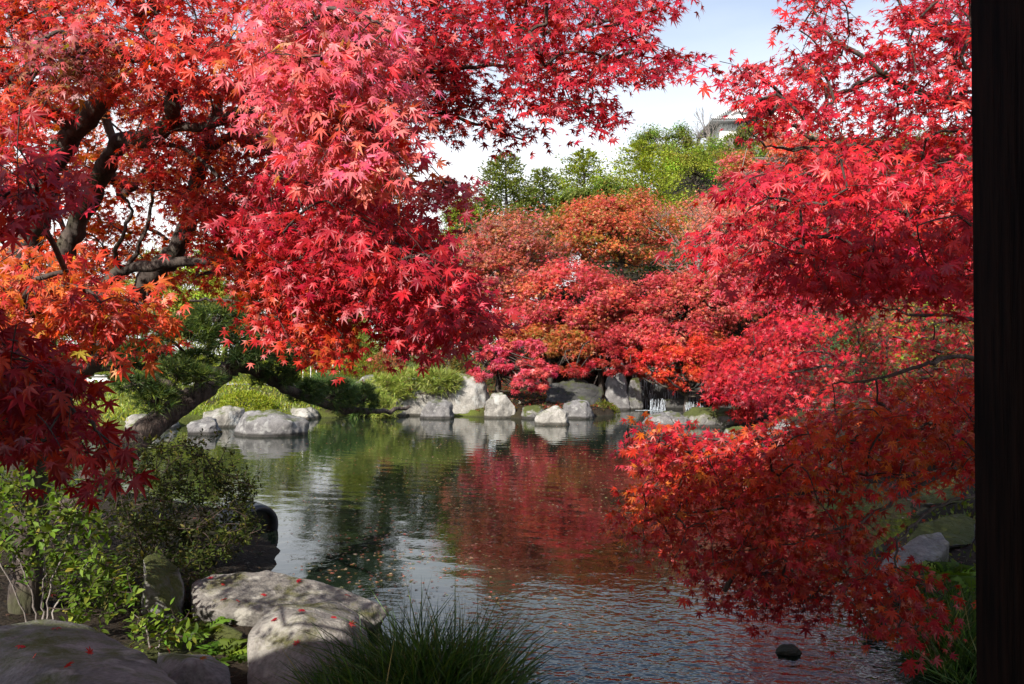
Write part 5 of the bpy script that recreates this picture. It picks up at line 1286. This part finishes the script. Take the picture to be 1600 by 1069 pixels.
# ------------------------------------------------------------------ near bank: shrubs, ferns, grass
def leaf_bush(name, label, stems, sprays, pal, seed, leaf, n_leaf, tmpl, n_single=0, group="shrubs on the near bank", whorl=False, mat=M_GREEN, wid=.0065):
    """stems: [[(photo x, y, distance)...]]; sprays: [(poly, D range, n)]"""
    rng = np.random.default_rng(seed)
    b0 = P(*stems[0][0]); root = thing(name, label, "shrub", (b0[0], b0[1], ground_at(b0[0], b0[1])), group)
    nodes = []
    for s in stems:
        path = smooth_path([P(*q) for q in s], 6); path += rng.normal(0, .006, path.shape)
        V, F = tube(path, np.linspace(wid, wid * .35, len(path)), 6, rng, .06); part("stem", V, F, M_PALE if tmpl is LANCE and not whorl else M_TWIG, root, smooth=True); nodes += list(path[3:])
    nodes = np.array(nodes); POS, TIP, NM = [], [], []; tw = Bag()
    for poly, (d0, d1), n in sprays:
        for (px, py) in sample_poly(rng, poly, n):
            p = P(px, py, rng.uniform(d0, d1)); a = nodes[(np.linalg.norm(nodes - p, axis=1) + (nodes[:, 2] > p[2]) * .4).argmin()]
            L = np.linalg.norm(p - a)
            V, F = tube(smooth_path([a, (a + p) / 2 - (0, 0, .06 * L) + rng.normal(0, .06 * L, 3), p], 3), np.linspace(.004, .0018, 7), 4); tw.add(V, quads_to_tris(F))
            nodes = np.vstack([nodes, p])
            ax_ = nrm((p - a) / max(L, .01) + (0, 0, .6) + rng.normal(0, .35, 3)); 
            m = n_leaf
            if whorl:
                ang = np.arange(m) * 2.4; pos = p + ax_ * rng.uniform(-.10, .03, m)[:, None] * (leaf / .04)
            else:
                ang = np.arange(m) * 2.4 + rng.normal(0, .4, m); pos = p + ax_ * (np.linspace(-1.7, .25, m) * leaf * 1.5)[:, None]
            e1 = nrm(np.cross(ax_, (.3, .2, .9))); e2 = np.cross(ax_, e1)
            rd = np.cos(ang)[:, None] * e1 + np.sin(ang)[:, None] * e2
            POS.append(pos + rd * .004); TIP.append(nrm(rd + ax_ * .55 + rng.normal(0, .25, (m, 3)) + (0, 0, -.1))); NM.append(ax_ + TOSUN * .3 + rng.normal(0, .3, (m, 3)) + (0, 0, .3))
    POS, TIP, NM = map(np.concatenate, (POS, TIP, NM)); n = len(POS)
    fr = frames(TIP, NM); siz = leaf * rng.uniform(.6, 1.3, n); cols = pick_cols(rng, n, pal, .18)
    tw.out("twig_work", M_TWIG, root, kind="stuff")
    single = np.zeros(0, int)
    if n_single:
        x, y, f = project(POS); okk = (x > 0) & (x < 1600) & (y < 1069)
        score = np.where(okk, siz / f * np.abs((fr[:, 2] * nrm(POS - np.array((0, 0, CAM_Z)))).sum(-1)) - f * .002, -1)
        single = np.argsort(-score)[:n_single]
    rest = np.ones(n, bool); rest[single] = False
    V, F, C = stamp(tmpl, POS[rest], fr[rest], siz[rest], cols[rest]); part("foliage", V, F, mat, root, C, kind="stuff")
    var = {}; rl = np.array(root.location)
    for i in single:
        key = tuple(np.round(cols[i] * 22).astype(int))
        if key not in var:
            var[key] = mesh_np("shrub_leaf", tmpl[0], tmpl[1], np.tile(cols[i], (len(tmpl[0]), 1))); var[key].materials.append(mat)
        o = bpy.data.objects.new("leaf", var[key]); COL.objects.link(o); o.parent = root
        M = Matrix.Identity(4)
        for c in range(3):
            for r_ in range(3): M[r_][c] = float(fr[i, c, r_] * siz[i])
            M[c][3] = float(POS[i, c] - rl[c])
        o.matrix_local = M
    return root
GLOSS = [(4, (.09, .15, .015)), (3, (.13, .19, .02)), (2, (.06, .10, .013)), (.6, (.22, .23, .03))]
OLIVE = [(4, (.05, .068, .013)), (3, (.07, .085, .016)), (2, (.033, .048, .010)), (1, (.13, .12, .025))]
leaf_bush("evergreen_shrub", "glossy green shrub with pale stems, sunlit in patches, behind the dark boulder",
  [[(68, 985, 4.7), (66, 930, 4.7), (72, 880, 4.7), (60, 820, 4.7), (40, 770, 4.7)], [(72, 985, 4.72), (78, 920, 4.7), (100, 860, 4.7), (120, 800, 4.7)], [(62, 985, 4.7), (50, 930, 4.65), (30, 880, 4.6), (10, 840, 4.6)],
   [(78, 985, 4.75), (95, 930, 4.8), (140, 880, 4.8), (170, 840, 4.8)], [(50, 985, 4.8), (10, 900, 4.7), (-40, 800, 4.7)]],
  [([(-60, 740), (60, 720), (150, 760), (170, 830), (130, 880), (60, 880), (-60, 880)], (4.4, 5.1), 95), ([(60, 860), (190, 840), (210, 930), (180, 960), (110, 930)], (4.5, 5.0), 34), ([(100, 930), (130, 940), (120, 970), (95, 965)], (4.5, 4.7), 5)],
  GLOSS, 701, .058, 12, LANCE, 300)
leaf_bush("azalea_bush", "dark fine-leaved azalea bush leaning over the water before the pine",
  [[(250, 900, 6.2), (240, 850, 6.3), (255, 800, 6.4), (260, 740, 6.5), (270, 700, 6.5)], [(255, 900, 6.2), (285, 850, 6.4), (320, 800, 6.5), (350, 760, 6.6)], [(250, 895, 6.2), (300, 870, 6.3), (345, 840, 6.4), (375, 810, 6.5)],
   [(245, 900, 6.2), (215, 840, 6.2), (190, 780, 6.2), (180, 730, 6.3)], [(270, 890, 6.2), (320, 875, 6.2), (360, 860, 6.2)]],
  [([(200, 720), (250, 690), (310, 692), (370, 740), (395, 760), (385, 800), (330, 830), (240, 830), (180, 800), (160, 740)], (6.0, 6.9), 330), ([(180, 800), (330, 830), (395, 800), (390, 850), (330, 880), (200, 890)], (5.9, 6.6), 210), ([(345, 765), (395, 755), (398, 790), (370, 800)], (6.2, 6.5), 24), ([(150, 690), (250, 672), (340, 676), (408, 740), (410, 830), (350, 850), (300, 720)], (5.9, 6.9), 70)],
  OLIVE + [(1.5, (.14, .15, .03))], 702, .042, 14, LANCE_SMALL, 0, whorl=True)
leaf_bush("evergreen_shrub", "shaded dark shrub filling the gap between the boulders and the azalea",
  [[(190, 1000, 5.2), (180, 940, 5.3), (160, 900, 5.4)], [(195, 1000, 5.2), (230, 940, 5.3), (270, 900, 5.5)], [(190, 1000, 5.2), (140, 950, 5.4), (90, 900, 5.6)]],
  [([(60, 880), (300, 850), (340, 900), (290, 950), (200, 990), (130, 980), (60, 960)], (5.2, 6.0), 210)],
  OLIVE, 703, .05, 11, LANCE_SMALL, 0)
leaf_bush("evergreen_shrub", "dark shrub at the frame's edge under the low dark-red maple",
  [[(-40, 900, 6.2), (-20, 820, 6.2), (10, 760, 6.3)], [(-30, 900, 6.2), (40, 820, 6.3), (90, 750, 6.4)], [(0, 900, 6.3), (90, 830, 6.5), (160, 770, 6.6)]],
  [([(-80, 700), (60, 690), (180, 720), (190, 800), (120, 860), (-80, 860)], (5.8, 7.0), 130)],
  OLIVE, 704, .05, 12, LANCE_SMALL, 0)
leaf_bush("evergreen_shrub", "low leafy sprout between the flat stone and the long grooved rock",
  [[(235, 1020, 4.6), (230, 985, 4.6), (215, 960, 4.6)], [(240, 1020, 4.6), (260, 985, 4.6), (285, 965, 4.6)]],
  [([(180, 950), (300, 950), (310, 1000), (250, 1010), (190, 990)], (4.3, 4.8), 20)], GLOSS, 705, .05, 11, LANCE, 0)

def fern(label, px, py, D, n, L, seed, group="ferns between the stones"):
    rng = np.random.default_rng(seed); c = P(px, py, D)
    root = thing("fern", label, "fern", c, group)
    for k in range(n):
        az = 2 * math.pi * k / n + rng.normal(0, .25); d = np.array((math.cos(az), math.sin(az), 0)); l = L * rng.uniform(.7, 1.15)
        t = np.linspace(0, 1, 14); path = c + d * (t * l)[:, None] + np.array((0, 0, 1.)) * (l * (.75 * t - .75 * t ** 2.2 * 1.1))[:, None]
        bag = Bag(); V, F = tube(path, np.linspace(.003, .001, 14), 3); col = pick_cols(rng, 1, GLOSS, .2)[0]
        bag.add(V, quads_to_tris(F), col)
        s = np.cross(d, (0, 0, 1.)); T = nrm(np.gradient(path, axis=0))
        for side in (-1, 1):
            i = np.arange(1, 14); pos = path[i]; ln = l * .30 * np.sin(math.pi * np.clip(t[i] * .9 + .12, 0, 1))
            fr = frames(s * side + T[i] * .5 + rng.normal(0, .06, (13, 3)), np.cross(T[i], s * side) * side + (0, 0, .8))
            V, F, C = stamp(BLADELET, pos, fr, ln, np.tile(col, (13, 1))); bag.add(V, F, C)
        bag.out("frond", M_GREEN, root)
fern("green fern spreading between the flat stone and the big boulder", 345, 1035, 4.5, 11, .30, 801)
fern("second smaller fern under the long grooved rock", 320, 990, 4.9, 9, .24, 802)
fern("fern with light fronds beside the long leaning stone", 1478, 905, 5.2, 11, .34, 803)
fern("dark small fern at the foot of the upright brown stone", 255, 985, 5.0, 8, .2, 804)

def grass_clump(name, label, px0, px1, py, D, depth, n, h, seed, pal, group, parts=9):
    """tussock: PARTS tufts side by side, each a part"""
    rng = np.random.default_rng(seed); a, b = P(px0, py, D), P(px1, py, D)
    root = thing(name, label, "grass", (a + b) / 2, group)
    for q in range(parts):
        f = (q + .5) / parts; c = a + (b - a) * f + (0, rng.uniform(-.5, .5) * depth, 0); c[2] = max(ground_at(c[0], c[1]), -.05)
        m = n // parts
        base = c + rng.normal(0, 1, (m, 3)) * ((b[0] - a[0]) / parts * .55, depth * .3, 0)
        fan = (f - .5) * 1.1; d = nrm(rng.normal(0, .38, (m, 3)) * (1, 1, 0) + (fan, -.05, 1.0)); L = h * np.clip(rng.normal(.95, .3, m), .3, 1.7) * (.55 + .45 * float(sst(0, .55, f))) * (1 - .3 * float(sst(.7, 1, f)))
        bend = nrm(d * (1, 1, 0) + rng.normal(0, .15, (m, 3)) * (1, 1, 0) + 1e-4)
        s = nrm(np.cross(d, rng.normal(0, 1, (m, 3)))); w = .0032 * rng.uniform(.7, 1.3, m)
        rows = []
        droop = rng.uniform(.05, .45, m) * (rng.random(m) < .8) + .05
        for t, ww in ((0, 1), (.35, 1.0), (.7, .75), (1, 0)):
            p = base + d * (L * t)[:, None] + (bend * .8 + (0, 0, -.55)) * (L * droop * t * t)[:, None]
            rows += [p - s * (w * ww)[:, None], p + s * (w * ww)[:, None]] if ww else [p]
        V = np.stack(rows, 1).reshape(-1, 3); T = np.array([(0, 1, 3), (0, 3, 2), (2, 3, 5), (2, 5, 4), (4, 5, 6)])
        F = (T[None] + (np.arange(m) * 7)[:, None, None]).reshape(-1, 3)
        part("grass_tuft", V, F, M_GRASS, root, np.repeat(pick_cols(rng, m, pal, .2), 7, 0), kind="stuff")
GRASS = [(4, (.036, .080, .018)), (3, (.055, .11, .02)), (2, (.10, .17, .028)), (.7, (.24, .22, .10))]
grass_clump("grass_tussock", "arching green grass tussock in front of the big cream boulder", 500, 790, 1120, 3.7, .45, 4600, .43, 901, GRASS, "grass tussocks", 11)
grass_clump("grass_tussock", "dark grass tussock on the bank beside the pavilion post", 1440, 1560, 985, 4.7, .5, 1300, .38, 902, GRASS, "grass tussocks", 5)
grass_clump("grass_tussock", "grass tuft beside the fern below the long leaning stone", 1460, 1530, 925, 5.4, .4, 700, .3, 903, GRASS, "grass tussocks", 3)
# short growth on the opposite bank's edge
rng = np.random.default_rng(33)
n = 26000; gx_, gy_ = rng.uniform(-14, 3.5, n), rng.uniform(19, 30, n)
s_ = seg_dist(gx_, gy_, POND); keep = (s_ > .15) & (gx_ < -1.3); gx_, gy_ = gx_[keep], gy_[keep]; n = len(gx_)
pos = np.stack([gx_, gy_, ground_z(gx_, gy_) - .01], 1)
V, F, C = stamp(BLADELET, pos, frames(rng.normal(0, .45, (n, 3)) + (0, 0, 1), rng.normal(0, 1, (n, 3)) + (0, -1, .3)), rng.uniform(.05, .13, n), pick_cols(rng, n, LIME, .2))
o = part("moss_grass", V, F, M_GRASS, None, C, kind="stuff"); o["label"] = "short yellow-green grass and moss on the bank opposite"
# red and brown litter under the maples opposite
n = 9000; gx_, gy_ = rng.uniform(-1.6, 8, n), rng.uniform(21.5, 31, n)
s_ = seg_dist(gx_, gy_, POND); keep = s_ > .08; gx_, gy_ = gx_[keep], gy_[keep]; n = len(gx_)
pos = np.stack([gx_, gy_, ground_z(gx_, gy_) + .02], 1)
V, F, C = stamp(TRI, pos, frames(rng.normal(0, 1, (n, 3)) * (1, 1, .3), rng.normal(0, .5, (n, 3)) + (0, -.2, 1)), rng.uniform(.05, .13, n), pick_cols(rng, n, [(3, (.22, .06, .035)), (2, (.12, .08, .03)), (2, (.07, .08, .02)), (1, (.40, .05, .03))], .3))
o = part("leaf_litter", V, F, M_MAPLE, None, C, kind="stuff"); o["label"] = "red and brown fallen leaves under the maples opposite"
# leaf litter and moss on the near bank
n = 9000; gx_, gy_ = rng.uniform(-9, 4.5, n), rng.uniform(2.6, 11, n)
s_ = seg_dist(gx_, gy_, POND); keep = s_ > .05; gx_, gy_ = gx_[keep], gy_[keep]; n = len(gx_)
pos = np.stack([gx_, gy_, ground_z(gx_, gy_) + .012], 1)
V, F, C = stamp(TRI, pos, frames(rng.normal(0, 1, (n, 3)) * (1, 1, .15), rng.normal(0, .25, (n, 3)) + (0, 0, 1)), rng.uniform(.02, .05, n), pick_cols(rng, n, [(3, (.05, .03, .017)), (2, (.035, .045, .013)), (.7, (.25, .04, .025)), (1.5, (.09, .06, .03))], .25))  # litter tones darkened as well, for the shade under the shrubs
o = part("leaf_litter", V, F, M_MAPLE, None, C, kind="stuff"); o["label"] = "brown and red leaf litter on the near bank"
n = 2600; gx_, gy_ = rng.uniform(2.6, 6, n), rng.uniform(4.2, 9.5, n)
s_ = seg_dist(gx_, gy_, POND); keep = s_ > .1; gx_, gy_ = gx_[keep], gy_[keep]; n = len(gx_)
pos = np.stack([gx_, gy_, ground_z(gx_, gy_) - .01], 1)
V, F, C = stamp(BLADELET, pos, frames(rng.normal(0, .5, (n, 3)) + (0, 0, 1), rng.normal(0, 1, (n, 3)) + (0, -1, .3)), rng.uniform(.03, .09, n), pick_cols(rng, n, LEAFG, .2))
o = part("moss_grass", V, F, M_GRASS, None, C, kind="stuff"); o["label"] = "short moss and grass on the bank beyond the pavilion"

# ------------------------------------------------------------------ dark drum lamp behind the azalea
M_BLACKMETAL = plain_material("black_painted_metal", (0.020, 0.021, 0.026), (0.035, 0.036, 0.042), 18, .38, .05, .5)
M_LENS = plain_material("dark_lens_glass", (0.03, 0.028, 0.022), (0.05, 0.045, 0.035), 4, .15, .02, .6)
def lathe(prof, sides, c, axis):
    z = np.array(nrm(np.array(axis, float))); x = nrm(np.cross(z, (0, 0, 1.))); y = np.cross(z, x)
    V = []; m = len(prof)
    for i in range(sides):
        a = 2 * math.pi * i / sides
        for r, h in prof: V.append(c + (math.cos(a) * x + math.sin(a) * y) * r + z * h)
    F = [(i * m + j, ((i + 1) % sides) * m + j, ((i + 1) % sides) * m + j + 1, i * m + j + 1) for i in range(sides) for j in range(m - 1)]
    return np.array(V), np.array(F)
c = P(386, 826, 8.0); axd = nrm(np.array((.80, -.50, -.18)))
lamp = thing("floodlight", "round black drum-shaped lamp housing half hidden by the azalea on the bank edge", "lamp", (c[0], c[1], ground_at(c[0], c[1])))
V, F = lathe([(.0, -.30), (.17, -.30), (.22, -.22), (.235, 0), (.235, .10), (.225, .10)], 40, c, axd); part("housing", V, F, M_BLACKMETAL, lamp, smooth=False)
V, F = lathe([(.222, .06), (.222, .15), (.268, .15), (.275, .12), (.275, .02), (.237, .02)], 40, c, axd); part("rim", V, F, M_BLACKMETAL, lamp)
V, F = lathe([(.0, .07), (.12, .075), (.223, .09)], 40, c, axd); part("lens", V, F, M_LENS, lamp)
V, F = tube([(c[0], c[1], ground_at(c[0], c[1]) - .1), c - (0, 0, .2)], [.03, .03], 8); part("stand", V, F, M_BLACKMETAL, lamp)

# ------------------------------------------------------------------ fallen leaves
bpy.context.view_layer.update()
dg = bpy.context.evaluated_depsgraph_get()
def drop_leaves(o, where, pix, seed):
    rng = np.random.default_rng(seed)
    ev = o.evaluated_get(dg); mi = ev.matrix_world.inverted()
    for px, py, place in pix:
        a = Vector((0, 0, CAM_Z)); d = Vector(ray(px, py)).normalized()
        hit, loc, nr, _ = ev.ray_cast(mi @ a, (mi.to_3x3() @ d).normalized())
        if not hit: continue
        w = ev.matrix_world @ loc; nr = (ev.matrix_world.to_3x3() @ nr).normalized()
        fr = frames(rng.normal(0, 1, (1, 3)), np.array([nr]) + rng.normal(0, .12, (1, 3)))[0]
        TV, TF = LEAF_FINE
        V = TV @ fr * .052 + np.array(nr) * .009
        f = mesh_np("fallen_leaf", V, TF, np.tile(pick_cols(rng, 1, CRIMSON + [(2, (.45, .10, .06))], .2)[0], (len(TV), 1)))
        l = obj("fallen_leaf", f, M_MAPLE, None, w)
        tag(l, "fallen red maple leaf on the %s, %s" % (where, place), "leaf", "fallen maple leaves on the stones")
drop_leaves(B_BIG, "big cream boulder", [(427, 972, "on its far left shoulder"), (470, 955, "near the middle of its top edge"), (521, 966, "right of the middle, in the sun"), (545, 978, "at its right end by the shadow"), (466, 1008, "lowest on its face above the grass")], 1)
drop_leaves(B_LONG, "long grooved rock", [(328, 904, "at its left end"), (349, 914, "second from its left end"), (372, 940, "low on its shaded front"), (464, 910, "among the grooves at its middle"), (350, 938, "low at the left, near the fern"), (410, 932, "just above the big cream boulder"), (545, 932, "towards its pointed tip")], 2)
drop_leaves(B_LEFT, "dark rounded boulder", [(87, 984, "highest, near its crest"), (55, 1027, "left of its middle"), (32, 1012, "farthest to the left"), (103, 1046, "low at its centre"), (140, 1025, "farthest to the right")], 3)
drop_leaves(B_LOW, "low flat stone", [(265, 1022, "at its left corner"), (312, 1032, "near its middle")], 4)
rng = np.random.default_rng(44)
pos = []
for (px, py, sx_, sy_, m) in ((820, 770, 150, 70, 700), (690, 800, 90, 60, 150), (560, 840, 110, 60, 170), (900, 700, 160, 30, 260), (640, 700, 160, 30, 160), (1000, 880, 200, 60, 160), (1300, 850, 60, 40, 130), (600, 900, 120, 40, 70)):
    for _ in range(2 * m):
        q = (rng.normal(px, sx_), rng.normal(py, sy_))
        if q[1] < 660: continue
        w = W(q[0], q[1], .0); pos.append((w[0], w[1], .006))
pos = np.array(pos); keep = seg_dist(pos[:, 0], pos[:, 1], POND) < -.1; pos = pos[keep]; n = len(pos)
V, F, C = stamp(LEAF_LOW, pos, frames(rng.normal(0, 1, (n, 3)) * (1, 1, .02), rng.normal(0, .07, (n, 3)) + (0, 0, 1)), rng.uniform(.025, .055, n), pick_cols(rng, n, [(3, (.45, .17, .11)), (2, (.40, .07, .05)), (4, (.46, .30, .20)), (1, (.2, .1, .06))], .25))
o = part("floating_leaves", V, F, M_MAPLE, None, C, kind="stuff"); o["label"] = "scattered fallen maple leaves floating on the pond"
